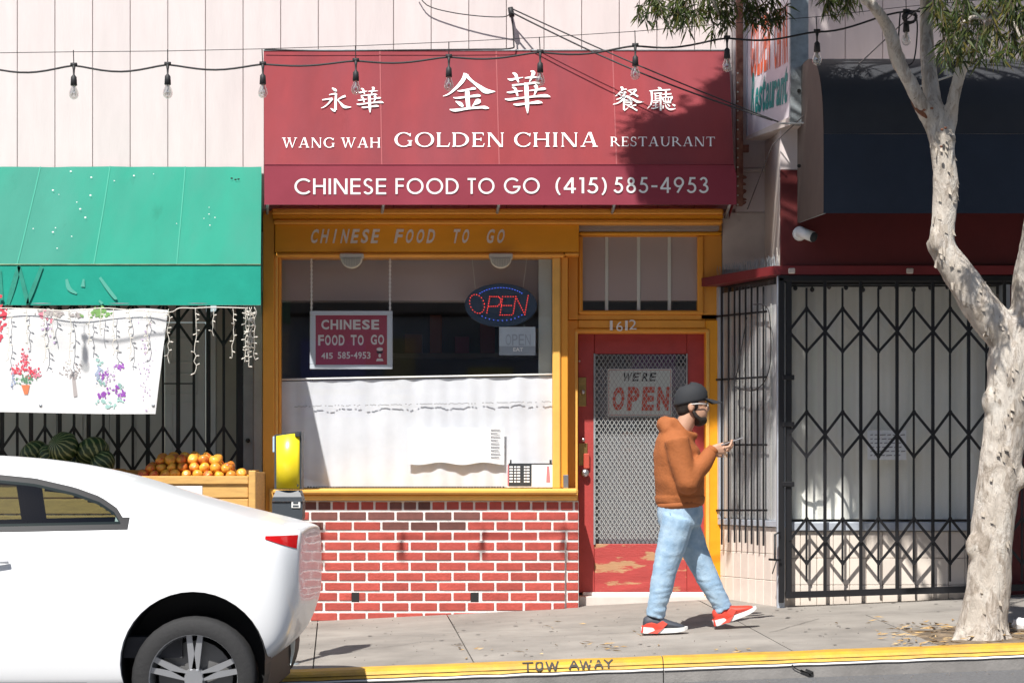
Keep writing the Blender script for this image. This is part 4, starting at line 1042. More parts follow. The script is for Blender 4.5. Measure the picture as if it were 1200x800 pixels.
# angled wall
ztile = az(880, 616)
AB().abox(0, LA, -.06, -.014, -.1, ztile).build('angled_wall_base', M['grout'], ss)
tw_ = au(890)-au(871.5); rows = [ztile-.004-.186*k for k in range(5)]
nt_ = int(LA/.115)
for r_ in range(4):
    for k in range(nt_+1):
        u0 = k*.115; u1 = min(u0+.112, LA-.001)
        if u1-u0 > .02: AB().abox(u0+.001, u1, -.02, 0.0, rows[r_]-.183, rows[r_], .003).build('tile', M['tile'], ss)
AB().abox(-.01, LA, -.03, .018, ztile+.001, ztile+.045).build('angled_sill', M['alum'], ss)
AB().abox(0, LA, -.06, -.01, ztile+.045, zl0-.001).build('angled_backing', mat('grey_window_blind', (.5, .5, .5), .6, .08, 4, stretch=(1, 1, .3)), ss)
for k in range(9): AB().abox(.08+k*.1, .10+k*.1, -.0095, -.003, ztile+.05, zl0-.01).build('blind_slat', mat('pale_blind_slat', (.5, .5, .47), .6), ss)
AB().abox(.0, LA-.12, .0, .002, ztile+.05, zl0-.01, 0).build('angled_pane', M['glass'], ss)
AB().abox(-.005, .05, -.008, .02, ztile+.046, zl0-.002).build('window_jamb', M['alum'], ss)
MB().box(XB-.04, XB+.012, gp-.03, gp+.03, .1, zl0-.001, .006).build('corner_post', M['alum'], ss)
# window grille on the angled wall
gg = thing('window_grille', 'black iron bar grille on the angled window beside the door', 'window grille', A_ + e_*.45 + Vector((0, 0, .9)))
for px in (851, 859, 866, 872, 879, 886, 893, 900):
    AB().abox(au(px)-.006, au(px)+.006, .03, .042, az(px, 637)-.012*math.sin(px), az(px, 336), .002).build('bar', M['black'], gg)
for pl, pr in ((371, 365), (445, 441.5), (521, 521), (597.5, 597.5)):
    q = MB(); a = fa(842, pl)+n_*.025; c = fa(903, pr)+n_*.025; q.extr([a+Vector((0, 0, .007)), c+Vector((0, 0, .007)), c-Vector((0, 0, .007)), a-Vector((0, 0, .007))], n_*.006); q.build('cross_bar', M['black'], gg)
# cable looping over the grille
pipe([fa(x, y)+n_*.06 for x, y in cr([(892, 357), (905, 358), (911, 372), (912, 420), (906, 445), (893, 457), (878, 456), (870, 451), (874, 430), (880, 395), (884, 372)], 5)], .004, 'loop', M['wirem'], None).name = 'loose_cable'
tag(bpy.data.objects['loose_cable'], 'thin black cable hanging in a loop over the barred angled window', 'cable')
# ledge
b = MB(); lo_, hi_ = zl0, zl1
pts = [A_ + Vector((-.17, .06, 0)), B_ + n_*.07 + Vector((0, -.03, 0)), Vector((7, gp-.10, 0)), Vector((7, .2, 0)), Vector((A_.x-.1, .2, 0))]
b.extr([p+Vector((0, 0, lo_)) for p in pts], (0, 0, hi_-lo_)); b.build('red_ledge', mat('dark_red_ledge', (.19, .022, .026), .45, .1, 4, .1, 30, dirt=.5), ss)
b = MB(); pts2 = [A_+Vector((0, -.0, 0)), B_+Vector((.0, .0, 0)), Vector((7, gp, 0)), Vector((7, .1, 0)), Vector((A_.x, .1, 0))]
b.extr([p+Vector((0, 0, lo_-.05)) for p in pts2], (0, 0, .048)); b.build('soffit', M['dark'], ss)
# bird spikes
bs_ = thing('bird_spikes', 'rows of thin wire bird spikes standing on the red ledge', 'bird spikes', A_+Vector((.2, -.3, hi_)))
b = MB()
for k in range(46):
    for v in (-.06, 0, .04):
        c = A_ + e_*(lerp(-.02, LA-.02, k/45)) + n_*(v-.02); c.z = hi_
        b.tube([c, c+Vector((random.uniform(-.02, .02), random.uniform(-.02, .02)+v*.4, random.uniform(.07, .10)))], .0012, 3)
b.build('spikes', M['galv'], bs_, kind='stuff')
b = MB(); b.add([A_ + e_*u + n_*v + Vector((0, 0, hi_+z)) for u, v, z in ((-.02, -.08, .002), (LA, -.08, .002), (LA, .02, .002), (-.02, .02, .002))], [(0, 1, 2, 3)]); b.build('base_strip', M['galv'], bs_)
b = MB()
for dx, dz in ((0, .0), (.03, .02), (-.02, .05), (.05, .06)): 
    c = B_ + Vector((-.02, 0, hi_)); b.tube([c, c+Vector((dx, 0, .08+dz))], .0035, 4)
b.build('bent_tie', M['whitewire'], bs_)
# boards above ledge on the main wall
def spart(name, m, *a, c=.004, **k): return MB().pbox(*a, c=c).build(name, m, ss, **k)
spart('upper_board', M['board'], 846.5, 900, 249, 316, -.012, .05)
spart('upper_board', M['siding'], 862, 900, 202, 248.4, -.016, .05)
spart('upper_board', M['siding'], 869, 900, 150, 197, -.012, .05)
spart('board_batten', M['board'], 866, 900, 197.4, 201.6, -.035, .05)
# projecting head with red board (carries the black awning)
hb = MB(); hb.box(XB-.02, 7, gp+.004, .1, hi_+.001, Z(85, gp)); hb.build('projecting_head', M['board'], ss)
MB().box(XB-.018, 7, gp-.03, gp+.003, hi_+.001, Z(200, gp), .004).build('red_board', M['darkred'], ss)
MB().box(XB-.018, 7, gp-.02, gp+.003, Z(199.6, gp), Z(86, gp), .004).build('head_board', M['siding'], ss)
# gate plane: sill, tiles, glass, curtains
xg0, xg1 = XB+.015, X(1176, gp)
MB().box(xg0, xg1, gp+.06, gp+.16, -.1, Z(622, gp)-.001).build('base_wall', M['grout'], ss)
zt2 = Z(622, gp); tw2 = .114
k = 0
for r_ in range(4):
    z1 = zt2-.003-.186*r_
    x = xg0+.002
    while x < xg1-.02:
        x1 = min(x+tw2-.003, xg1); MB().box(x, x1, gp+.04, gp+.064, z1-.183, z1, .003).build('tile', M['tile'], ss); x += tw2
MB().box(xg0, xg1, gp+.015, gp+.2, zt2+.001, Z(611.5, gp), .006).build('front_sill', M['alum'], ss)
MB().box(xg0, xg1, gp+.09, gp+.093, Z(611, gp), zl0-.06).build('front_pane', glass('front_glass', .04, (1, 1, 1)), ss)
MB().box(xg0, 7, gp+.02, gp+.1, Z(333, gp), lo_-.001).build('window_header', M['black'], ss)
MB().box(xg1, xg1+.05, gp+.02, gp+.14, .1, Z(333, gp)).build('window_jamb', M['alum'], ss)
b = MB(); b.box(xg0, 7, .2, .25, 0, 3); b.build('inner_wall', M['room'], ss)
cc = MB()
def cf(u, v):
    x = lerp(xg0+.01, xg1-.01, u); z = lerp(Z(336, gp+.2), Z(608, gp+.2), v)
    fold_ = math.sin(u*62 + 1.7*math.sin(u*11)) 
    return (x, gp+.2 + .022*fold_*(.45+.55*v) + .01*math.sin(u*23), z)
cc.grid(cf, 420, 8); cu2 = tag(cc.build('shop_curtain', M['greycurtain'], None, smooth=True), 'cream pleated curtains closed behind the large black folding gate', 'curtain')
b = MB()
for k in range(11):
    px = lerp(932, 1130, k/10); c = W(px, 337.5+2*math.sin(k*2), gp+.14); b.ball(c, (.016, .012, .018), 8, 5); b.tube([c, c+Vector((0, 0, .05))], .006, 5)
b.build('curtain_clip', M['black'], cu2)
b = MB(); b.grid(lambda u, v: W(lerp(1016.5, 1062, u), lerp(504, 538.5, v), gp+.088) + Vector((0, -.003*math.sin(u*3), 0)), 6, 2)
nt2 = tag(b.build('paper_notice', mat('pale_notice_paper', (.88, .90, .92), .7), None), 'white handwritten paper notice taped inside the gated curtained window', 'notice')
b = MB(); f = yplane(gp+.081)
for k in range(6):
    x = 1020
    while x < 1056:
        w = random.uniform(2, 7); y = 509+k*4.8
        b.add([f(x, y), f(x+w, y-.5), f(x+w, y+.6), f(x, y+1)], [(0, 1, 2, 3)]); x += w+2
b.build('handwriting', M['ink'], nt2)
# red door at the far right
rd = MB().box(xg1+.06, xg1+.9, gp+.10, gp+.15, .25, Z(333, gp)).build if False else None
q = MB(); q.box(xg1+.055, xg1+1.0, gp+.10, gp+.15, .2, Z(333, gp), .004); dr2 = q.build('shop_door', M['darkred'], ss)
q = MB(); q.box(X(1183, gp), X(1190, gp), gp+.08, gp+.1, Z(610, gp), Z(560, gp), .003); q.build('pull_handle', M['steel'], dr2)
q = MB(); q.box(X(1178, gp), X(1203, gp), gp+.06, gp+.1, Z(562, gp), Z(545, gp), .004); q.build('lock_box', M['black'], dr2)
# folding gate
rg = thing('scissor_gate', 'black folding lattice gate in front of the cream curtains', 'gate', (3, gp-.03, .3))
yg = gp-.05
thick = [924.5, 967, 1009, 1051.5, 1093.5, 1135.5, 1177.5, 1219]; thin = [945.3, 987.5, 1029.5, 1071, 1113.5, 1156, 1198]
scissor(rg, yg, thick[1:], thin, [(361, 388, 412), (482, 509, 535), (607, 634, 660)], 328, 693, 3.7, 2.3, 337, thin_bot=681)
# the first diagonals reach the hinge post
for tp, mid, bt in ((361, 388, 412), (482, 509, 535), (607, 634, 660)):
    for e in (tp, bt):
        a, c = W(924.5, mid, yg-.016), W(945.3, e, yg-.016); d = (c-a).normalized(); n = Vector((-d.z, 0, d.x))*.0092
        q = MB(); q.extr([a-n, a+n, c+n, c-n], (0, .006, 0)); q.build('cross_link', M['black'], rg)
MB().pbox(912.8, 919, 325, 706, yg-.02, yg+.02).build('hinge_post', M['black'], rg)
MB().pbox(921.5, 928, 325, 700, yg-.015, yg+.02).build('upright', M['black'], rg)
MB().pbox(912.8, 1260, 322.5, 329.5, yg-.02, yg+.03).build('top_track', M['black'], rg)
q = MB(); a, c = W(921, 697, yg-.02), W(1260, 686, yg-.02); q.extr([a+Vector((0, 0, .022)), c+Vector((0, 0, .022)), c-Vector((0, 0, .022)), a-Vector((0, 0, .022))], (0, .04, 0)); q.build('bottom_rail', M['black'], rg)
for py in (442, 567, 497): 
    MB().pbox(917, 931, py-3, py+3, yg-.03, yg-.016).build('hinge_clamp', M['black'], rg)
q = MB(); q.tube([W(914, 623, yg-.04), W(908, 626, yg-.05), W(908, 655, yg-.05), W(901, 655, yg-.05), W(915, 656, yg-.04)], .008, 6); q.tube([W(910, 656, yg-.06), W(905, 672, yg-.06)], .004, 5); q.build('padlock_hasp', M['black'], rg, smooth=True)
for px in (928, 1066.5): MB().pbox(px-4, px+4, 314, 320.5, gp-.125, gp-.105, c=.006).build('ledge_socket', M['board'], ss)

# ================================================================== BLACK AWNING
ba = thing('black_awning', 'black and navy round-shouldered awning behind the tree', 'awning', (4.4, -1.5, 2.9))
xa = X(965, -2.2)
prof = [(-.91, 4.0), (-1.15, 4.0), (-1.4, 3.99), (-1.65, 3.95), (-1.88, 3.87), (-2.05, 3.74), (-2.16, 3.56), (-2.2, 3.3)]
prof = cr(prof, 3); zf = Z(250, -2.2); zm = Z(157, -2.2)
pu = [p for p in prof if p[1] > zm] + [(-2.2, zm)]
b = MB(); n = len(pu)-1
b.grid(lambda u, v: (lerp(xa, 7, u), pu[round(v*n)][0], pu[round(v*n)][1]), 30, n); b.build('upper_cloth', M['blackcloth'], ba, smooth=True)
b = MB(); b.grid(lambda u, v: (lerp(xa, 7, u), -2.201-.004*math.sin(u*50), lerp(zm-.001, zf, v)), 60, 3); b.build('lower_cloth', M['navycloth'], ba, smooth=True)
b = MB(); zbk = Z(262, gp)
poly = [(xa, p[0], p[1]) for p in pu] + [(xa, -2.2, zf), (xa, -.94, zbk), (xa, -.94, 4.0)]
b.extr(poly, (.004, 0, 0)); b.build('end_panel', M['clothside'], ba)
b = MB(); b.tube([(xa+.015, -2.17, zf+.016), (7, -2.17, zf+.016)], .012, 6); b.tube([(xa+.012, -2.19, zf+.01), (xa+.012, -.95, zbk+.01)], .011, 6); b.build('frame_tube', M['galv'], ba, smooth=True)
# security camera
sc = thing('security_camera', 'small white bullet camera on the dark red board', 'camera', W(940, 277, gp-.03))
b = MB(); p = W(937, 274, gp-.03); b.tube([p, p+Vector((0, -.02, 0))], .05, 14); b.ball(p+Vector((0, -.02, 0)), (.05, .03, .05), 14, 8); b.build('mount', M['white'], sc, smooth=True)
b = MB(); a = p+Vector((-.01, -.05, .01)); c = p+Vector((.075, -.13, -.035)); b.tube([a, c], [.036, .036], 14); b.build('body', M['white'], sc, smooth=True)
b = MB(); d = (c-a).normalized(); b.tube([c+d*.0005, c+d*.012], .034, 14); b.build('lens', M['inkblack'], sc, smooth=True)

# ================================================================== BLADE SIGN
bl_ = thing('blade_sign', 'projecting white box sign with red and green lettering on a rusty post', 'sign', (1.8, -.5, 3.2))
P1 = Vector((X(875.6, -.3), -.3, 0)); P2 = Vector((X(926.5, -1.15), -1.15, 0)); eb = (P2-P1).normalized(); nb = Vector((eb.y, -eb.x, 0))
if nb.dot(CAM-P1) < 0: nb = -nb
fb = onplane(P1, nb)
zb1 = fb(875.6, 160).z; zb2 = fb(926.5, 143.4).z; ztp = 5.6
LB = (P2-P1).length; thk = .115
def bbox(u0, u1, v0, v1, zz0a, zz0b, z1, name, m, c=.0):
    q = MB(); cs = []
    for v in (v0, v1):
        for (u, zz) in ((u0, zz0a), (u1, zz0b)): cs += [P1+eb*u+nb*v+Vector((0, 0, zz)), P1+eb*u+nb*v+Vector((0, 0, z1))]
    q.add(cs, [(0, 1, 3, 2), (4, 6, 7, 5), (0, 2, 6, 4), (1, 5, 7, 3), (0, 4, 5, 1), (2, 3, 7, 6)]); return q.build(name, m, bl_)
M['signface'] = mat('pinkish_white_sign_face', (.74, .68, .72), .35, .05, 3, dirt=.15)
bbox(.015, LB-.015, -thk, 0, zb1, zb2, ztp, 'face_panel', M['signface'])
bbox(LB-.013, LB+.01, -thk-.01, .006, zb2-.01, zb2-.01, ztp, 'end_plate', M['galv'])
bbox(-.01, .013, -thk-.01, .006, zb1-.01, zb1-.01, ztp, 'end_plate', M['alum'])
bbox(.0, LB, -thk-.012, .012, zb1-.025, zb2-.022, zb1-.002, 'bottom_trim', M['board'])
b = MB()
for zz in (3.83, 3.32): c = P2+eb*.012+nb*(-.055)+Vector((0, 0, 0)); c.z = zz; b.tube([c, c+eb*.006], .014, 8)
b.build('bolts', M['dark'], bl_, kind='stuff')
M['signorange'] = mat('orange_red_sign_letter', (.75, .13, .05), .5, .06, 8); M['signteal'] = mat('teal_sign_letter', (.03, .28, .26), .5, .08, 8)
def face(u, v, e=0):  # u along face 0..1 , v up in metres from bottom corner line
    return P1 + eb*(u*LB) + nb*(.003+e) + Vector((0, 0, lerp(zb1, zb2, u) + v))
def wface(bm, text, u0, u1, v0, v1, bold, shear):
    vs, fs = font(text, bold)
    bm.add([face(u0+(u1-u0)*a+shear*c, lerp(v0, v1, c)+ .0*a) for a, c in vs], fs)
for w, u0, u1 in (('GOLDEN', .09, .56), ('CHINA', .64, .95)):
    n = len(w)
    for i, ch in enumerate(w):
        a = lerp(u0, u1, i/n); c = lerp(u0, u1, (i+.8)/n)
        if ch == 'I': c = lerp(a, c, .4)
        b = MB(); wface(b, ch, a, c, .40 + .02*i/n, .80+.02*i/n, .03, .012); b.build('letter', M['signorange'], bl_)
w = 'Restaurant'; n = len(w)
hts = {'R': 1, 't': .85}
for i, ch in enumerate(w):
    a = lerp(.10, .93, i/n); c = lerp(.10, .93, (i+.92)/n); h = .30*hts.get(ch, .62)
    b = MB(); wface(b, ch, a, c, .14, .14+h, .03, .03); b.build('letter', M['signteal'], bl_)
# rusty perforated post carrying it
M['rust'] = mat('rusty_red_steel', (.19, .07, .05), .8, .25, 12, .4, 50, col2=(.33, .17, .12))
b = MB(); b.box(X(862, -.2), X(870, -.2), -.26, -.2, Z(242, -.2), 6.5, .004); b.build('support_post', M['rust'], bl_)
b = MB(); b.box(X(868, -.2), X(877, -.2), -.24, -.19, zb1-.1, zb1-.05); b.box(X(868, -.2), X(877, -.2), -.24, -.19, 4.9, 4.95); b.build('brackets', M['rust'], bl_, kind='stuff')
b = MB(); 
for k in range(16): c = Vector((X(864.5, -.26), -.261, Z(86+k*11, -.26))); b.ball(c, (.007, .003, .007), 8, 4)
b.build('rivet', M['barw'], bl_, kind='stuff')  # off-white dots stand in for light showing through the post's holes
b = MB()
for k in range(26): c = W(random.uniform(862, 872), random.uniform(205, 240), -.22); b.ball(c, (random.uniform(.012, .03), .02, random.uniform(.008, .02)), 6, 4, rot=Matrix.Rotation(random.uniform(-1, 1), 3, 'Y'))
b.build('rust_flakes', M['rust'], bl_, kind='stuff')

# ================================================================== STRING LIGHTS AND WIRES
ys_ = -2.3
bulbs = [(-20, 79), (86.5, 77), (196.5, 76), (308, 75.5), (417, 71.5), (526, 67), (633, 61.5), (744.5, 54), (852, 45), (957.5, 37.5), (1062, 14)]
sg = thing('bulb_light_string', 'black cord with hanging clear bulbs strung across the shop fronts', 'string lights', (0, ys_, 4))
path = []
sags = [8, 8.5, 7, 4, 5, 5, 6, 6, 6, 2, 4]
for (a, c, s) in zip(bulbs[:-1], bulbs[1:], sags):
    for k in range(10):
        t = k/10; ease = t*t*(3-2*t)
        path.append((lerp(a[0], c[0], t), lerp(a[1], c[1], ease)+s*math.sin(math.pi*t)**1.3*.9, ys_))
path += [(1066, 13, ys_), (1100, 15, -2.4), (1160, 14, -2.4), (1260, 5, -2.4)]
pipe([W(x, y, yy) for x, y, yy in path], .0065, 'cord', M['wirem'], sg)
# coil near the trunk
b = MB(); pts = []
for k in range(70):
    a = k*.42; r = 8+2*math.sin(k*.9); pts.append(W(1065+r*math.cos(a)*.85+k*.04, 21+r*.75*math.sin(a), ys_-.02-.03*math.sin(k*.5)))
b.tube(pts, .005, 5); b.build('cord_coil', M['wirem'], sg, smooth=True)
pipe([W(x, y, ys_) for x, y in cr([(1055, 15), (1053, 45), (1054, 66), (1060, 76), (1069, 74), (1073, 60), (1075, 30), (1072, 15)], 5)], .005, 'cord_loop', M['wirem'], sg)
def bulb_parts(i, px, py):
    c = W(px, py, ys_)
    so_ = MB(); so_.tube([c+Vector((-.02, 0, .005)), c+Vector((.02, 0, .005))], .013, 8)
    so_.tube([c+Vector((0, 0, -.0)), c+Vector((0, 0, -.03)), c+Vector((.0, 0, -.058)), c+Vector((0, 0, -.072)), c+Vector((0, 0, -.125))], [.012, .007, .006, .018, .021], 10)
    so_.build('socket', M['wirem'], sg, smooth=True)
    gb_ = MB(); rr = [(.015, -.126), (.018, -.14), (.026, -.158), (.030, -.175), (.029, -.19), (.022, -.203), (.01, -.211), (.001, -.213)]
    gb_.rings([[(c.x+r*math.cos(k*math.pi/6), c.y+r*math.sin(k*math.pi/6), c.z+z) for k in range(12)] for r, z in rr]); ob = gb_.build('bulb', M['bulbglass'], sg, smooth=True)
    fl_ = MB(); fl_.tube([c+Vector((0, 0, -.127)), c+Vector((0, 0, -.16))], .006, 6)
    for s in (-1, 1): fl_.tube([c+Vector((0, 0, -.155)), c+Vector((s*.012, 0, -.165)), c+Vector((s*.010, 0, -.19))], .0028, 4)
    fl_.build('filament', M['whitewire'], sg, smooth=True)
    MB_ = MB(); MB_.tube([c+Vector((0, 0, .0)), W(px-1+.5*(i % 3), py-18, ys_)], .003, 4); MB_.build('hanger', M['wirem'], sg)
for i, (px, py) in enumerate(bulbs): bulb_parts(i, px, py)
pipe([W(x, y, ys_) for x, y in [(-60, 63), (86, 61), (196, 60), (308, 57.5), (417, 54), (526, 49.5), (633, 44), (744, 37), (852, 28), (957, 20), (1062, 8), (1260, -10)]], .0022, 'support_wire', M['wirem'], sg, 4)
MT = thing('service_cable', 'black service cables from the wall to the projecting sign', 'cable', W(600, 12, -.9))
shadow_line = [(488, -10, -.05), (500, 6, -.05), (525, 14, -.06), (560, 19, -.08), (590, 20, -.1), (598, 16, -.12)]
pipe([W(*p) for p in cr(shadow_line, 4)], .004, 'cable', M['wirem'], MT)  # dark strand stands in for a wire's shadow on the boards
pipe([lerp(W(598, 14, -.12), W(905, 141, -1.17), t/14) - Vector((0, 0, .05*math.sin(math.pi*t/14))) for t in range(15)], .0065, 'cable', M['wirem'], MT)
pipe([lerp(W(601, 11, -.10), W(912, 143, -1.17), t/14) - Vector((0, 0, .02*math.sin(math.pi*t/14))) for t in range(15)], .0055, 'cable', M['wirem'], MT)
b = MB(); b.tube([W(598, 12, -.02), W(598, 12, -.12)], .012, 8); b.tube([W(598, 9, -.11), W(600, 20, -.11)], .02, 8); b.build('wall_insulator', M['wirem'], MT, smooth=True)
pipe([W(*p) for p in cr([(310, 58, -.09), (380, 60, -.09), (470, 59, -.09), (560, 58, -.09), (598, 57, -.09), (602, 50, -.09), (600, 20, -.09)], 5)], .006, 'cable', M['wirem'], MT)
gw = pipe([W(*p) for p in cr([(912, 145, -1.19), (950, 143, -1.3), (1000, 128, -1.7), (1080, 101, -2.15), (1160, 72, -2.3), (1260, 34, -2.4)], 5)], .007, 'guy_wire', mat('pale_grey_wire', (.50, .50, .48), .5), None)
tag(gw, 'pale grey wire running from the projecting sign past the tree', 'wire')
pw_ = pipe([W(*p) for p in [(876, 245, -.3), (905, 170, -.9), (1055, 30, -2.3), (1100, -10, -2.5)]], .004, 'thin_wire', mat('dark_grey_wire', (.13, .12, .12), .6), None)
tag(pw_, 'thin dark wire rising from the shop corner up behind the tree', 'wire')
# ================================================================== STREET TREE
tr_ = thing('street_tree', 'pale barked street tree with forked limbs in a pavement pit', 'tree', (X(1150, -2.95), -2.95, .25))
yt = -2.95
def tp(px, py, w, y=yt): return (*W(px, py, y), w/2*(D+y)/F)
limbs = [
 [tp(1150, 762, 70), tp(1150, 745, 64), tp(1152, 728, 56), tp(1158, 690, 51), tp(1161, 640, 50), tp(1167, 590, 49), tp(1173, 540, 49), tp(1179, 490, 50), tp(1184, 450, 54), tp(1186, 420, 58), tp(1184, 398, 50), tp(1168, 382, 46), tp(1150, 360, 42), tp(1136, 340, 39), tp(1122, 318, 36), tp(1109, 298, 32), tp(1104, 285, 30), tp(1105, 262, 27), tp(1108, 235, 28), tp(1107, 205, 28), tp(1104, 178, 29), tp(1104, 160, 33)],
 [tp(1184, 425, 46), tp(1194, 395, 32), tp(1197, 360, 24), tp(1198, 330, 22), tp(1203, 300, 21, -3.0), tp(1215, 240, 20, -3.1), tp(1235, 160, 18, -3.3), tp(1260, 60, 15, -3.6), tp(1290, -60, 12, -3.9), tp(1300, -180, 10, -3.9), tp(1270, -320, 6, -3.8)],
 [tp(1103, 172, 26), tp(1092, 145, 20), tp(1080, 125, 19, -3.0), tp(1065, 95, 17, -3.05), tp(1052, 70, 16, -3.1), tp(1046, 48, 17, -3.15), tp(1038, 28, 15, -3.2), tp(1025, 10, 13, -3.3), tp(1005, -10, 11, -3.4), tp(960, -60, 9, -3.6)],
 [tp(1103, 165, 28), tp(1097, 135, 22), tp(1091, 105, 19, -2.9), tp(1087, 70, 18, -2.85), tp(1086, 35, 17, -2.8), tp(1086, 0, 17, -2.75), tp(1082, -80, 14, -2.7), tp(1070, -200, 10, -2.7), tp(1060, -340, 6, -2.8)],
 [tp(1104, 168, 24), tp(1114, 140, 17), tp(1117, 118, 15, -3.0), tp(1126, 85, 14.5, -3.05), tp(1142, 55, 14, -3.1), tp(1162, 25, 12, -3.15), tp(1178, -5, 11, -3.2), tp(1200, -70, 9, -3.3), tp(1210, -180, 7, -3.3)],
 [tp(1100, 295, 20), tp(1093, 288, 15), tp(1089, 281, 9)],
]
b = MB()
for l in limbs:
    L_ = cr(l, 4); b.tube([p[:3] for p in L_], [p[3] for p in L_], 20)
for a, r in ((-.5, .10), (.6, .10), (2.4, .1), (3.6, .1), (1.5, .09)):
    c = W(1150, 748, yt); b.tube([c+Vector((0, 0, .16)), c+Vector((math.cos(a)*.09, math.sin(a)*.09, .03)), c+Vector((math.cos(a)*.22, math.sin(a)*.16, -.07))], [r, r*.7, r*.3], 10)
for px, py, r in ((1098, 282, .05), (1160, 470, .05), (1196, 560, .045), (1140, 640, .05), (1147, 345, .05), (1108, 72, .0), (1053, 72, .045), (1165, 700, .06)):
    if r: b.ball(W(px, py, yt-.04), (r, r, r*1.6))
def bark_mat():
    m = bpy.data.materials.new('pale_peeling_bark'); m.use_nodes = True; nt = m.node_tree; bs = nt.nodes['Principled BSDF']; bs.inputs['Roughness'].default_value = .85
    g = nt.nodes.new('ShaderNodeNewGeometry'); mp = nt.nodes.new('ShaderNodeMapping'); mp.inputs['Scale'].default_value = (1, 1, .38); nt.links.new(g.outputs['Position'], mp.inputs[0])
    def N(s, d=6, r=.62, di=.0):
        n = nt.nodes.new('ShaderNodeTexNoise'); n.inputs['Scale'].default_value = s; n.inputs['Detail'].default_value = d; n.inputs['Roughness'].default_value = r; n.inputs['Distortion'].default_value = di; nt.links.new(mp.outputs[0], n.inputs[0]); return n.outputs[0]
    def ramp(f, stops):
        r = nt.nodes.new('ShaderNodeValToRGB'); e = r.color_ramp.elements
        while len(e) < len(stops): e.new(.5)
        for k, (p, c) in enumerate(stops): e[k].position = p; e[k].color = (*c, 1)
        nt.links.new(f, r.inputs[0]); return r.outputs[0]
    def mx(f, a, c):
        x = nt.nodes.new('ShaderNodeMix'); x.data_type = 'RGBA'; nt.links.new(f, x.inputs[0]); nt.links.new(a, x.inputs[6]); nt.links.new(c, x.inputs[7]); return x.outputs[2]
    base_ = ramp(N(7, 6, .6, .4), [(.3, (.40, .355, .30)), (.48, (.55, .49, .42)), (.62, (.63, .585, .52)), (.75, (.72, .685, .63))])
    flakes = ramp(N(16, 7, .7, 1.2), [(.35, (.26, .22, .175)), (.5, (.42, .36, .30)), (.6, (.60, .55, .49))])
    fac = ramp(N(11, 5, .6, .8), [(.50, (0, 0, 0)), (.56, (1, 1, 1))])
    c = mx(fac, base_, flakes)
    crack = ramp(N(28, 8, .75, 2.2), [(.60, (0, 0, 0)), (.68, (1, 1, 1))])
    rgb = nt.nodes.new('ShaderNodeRGB'); rgb.outputs[0].default_value = (.13, .105, .085, 1)
    c = mx(crack, c, rgb.outputs[0]); nt.links.new(c, bs.inputs['Base Color'])
    bn = nt.nodes.new('ShaderNodeBump'); bn.inputs['Strength'].default_value = .9; bn.inputs['Distance'].default_value = .02
    ad = nt.nodes.new('ShaderNodeMath'); ad.operation = 'ADD'; nt.links.new(N(22, 9, .7, 1.4), ad.inputs[0]); nt.links.new(N(11, 5, .6, .8), ad.inputs[1])
    nt.links.new(ad.outputs[0], bn.inputs['Height']); nt.links.new(bn.outputs[0], bs.inputs['Normal']); return m
M['bark'] = bark_mat()
trunk = b.build('trunk', M['bark'], tr_, smooth=True)
bake(trunk, [('REMESH', dict(mode='VOXEL', voxel_size=.014, use_smooth_shade=True)), ('SMOOTH', dict(factor=.5, iterations=4))])
me = trunk.data
o0 = wpos(trunk)
def displace(me, fn):
    n = len(me.vertices); co = [0.0]*(3*n); no = [0.0]*(3*n); me.vertices.foreach_get('co', co); me.vertices.foreach_get('normal', no)
    for i in range(n):
        p = Vector(co[3*i:3*i+3]); d = Vector(no[3*i:3*i+3])*fn(p); co[3*i] += d.x; co[3*i+1] += d.y; co[3*i+2] += d.z
    me.vertices.foreach_set('co', co); me.update()
def rough_bark(v):
    p = v + o0; q = Vector((p.x*7, p.y*7, p.z*3.2)); n1 = noise.noise(q); n2 = noise.noise(q*2.9 + Vector((9, 2, 1))); n3 = noise.noise(q*6.1)
    rdg = max(0, n2-.12)
    return .008*n1 + .008*rdg + .003*n3
displace(me, rough_bark)
# red-brown pruning scars
M['scar'] = mat('red_brown_scar', (.16, .06, .03), .8, .3, 20, .4, 60)
b = MB()
for x0, y0, x1, y1, w in ((1066, 110, 1084, 138, 9),):
    a, c = W(x0+2, y0, yt-.075), W(x1+3, y1, yt-.085); b.tube([lerp(a, c, k/6)+Vector((.0, 0.022, 0)) for k in range(7)], [.004, .020, .028, .030, .028, .02, .004], 10)
b.build('bark_scar', M['scar'], tr_, smooth=True)
b = MB()
for px, py in ((1083, 129), (1092, 127), (1104, 152), (1108, 150), (1103, 172)): b.ball(W(px, py, yt-.14), (.010, .014, .007), 8, 5)
b.build('resin_spot', M['scar'], tr_, smooth=True)
# peeling flakes of bark
b = MB()
for k in range(110):
    l = cr(limbs[0], 4); p = random.choice(l[6:]); a = random.uniform(-2.9, -.2); r = p[3]*1.03
    c = Vector(p[:3]) + Vector((math.cos(a)*r, math.sin(a)*r, random.uniform(-.05, .05))); t = Vector((-math.sin(a), math.cos(a), 0)); n = Vector((math.cos(a), math.sin(a), 0))
    w = random.uniform(.004, .014); h = random.uniform(.015, .06)
    b.add([c-t*w, c+t*w*.8+Vector((0, 0, .004)), c+t*w*1.1+n*random.uniform(.004, .02)+Vector((0, 0, -h)), c-t*w*.7+n*random.uniform(.001, .012)+Vector((0, 0, -h*.8))], [(0, 1, 2, 3)])
b.build('bark_flakes', mat('bark_flake', (.40, .35, .29), .9, .3, 10), tr_, kind='stuff', fixn=False)
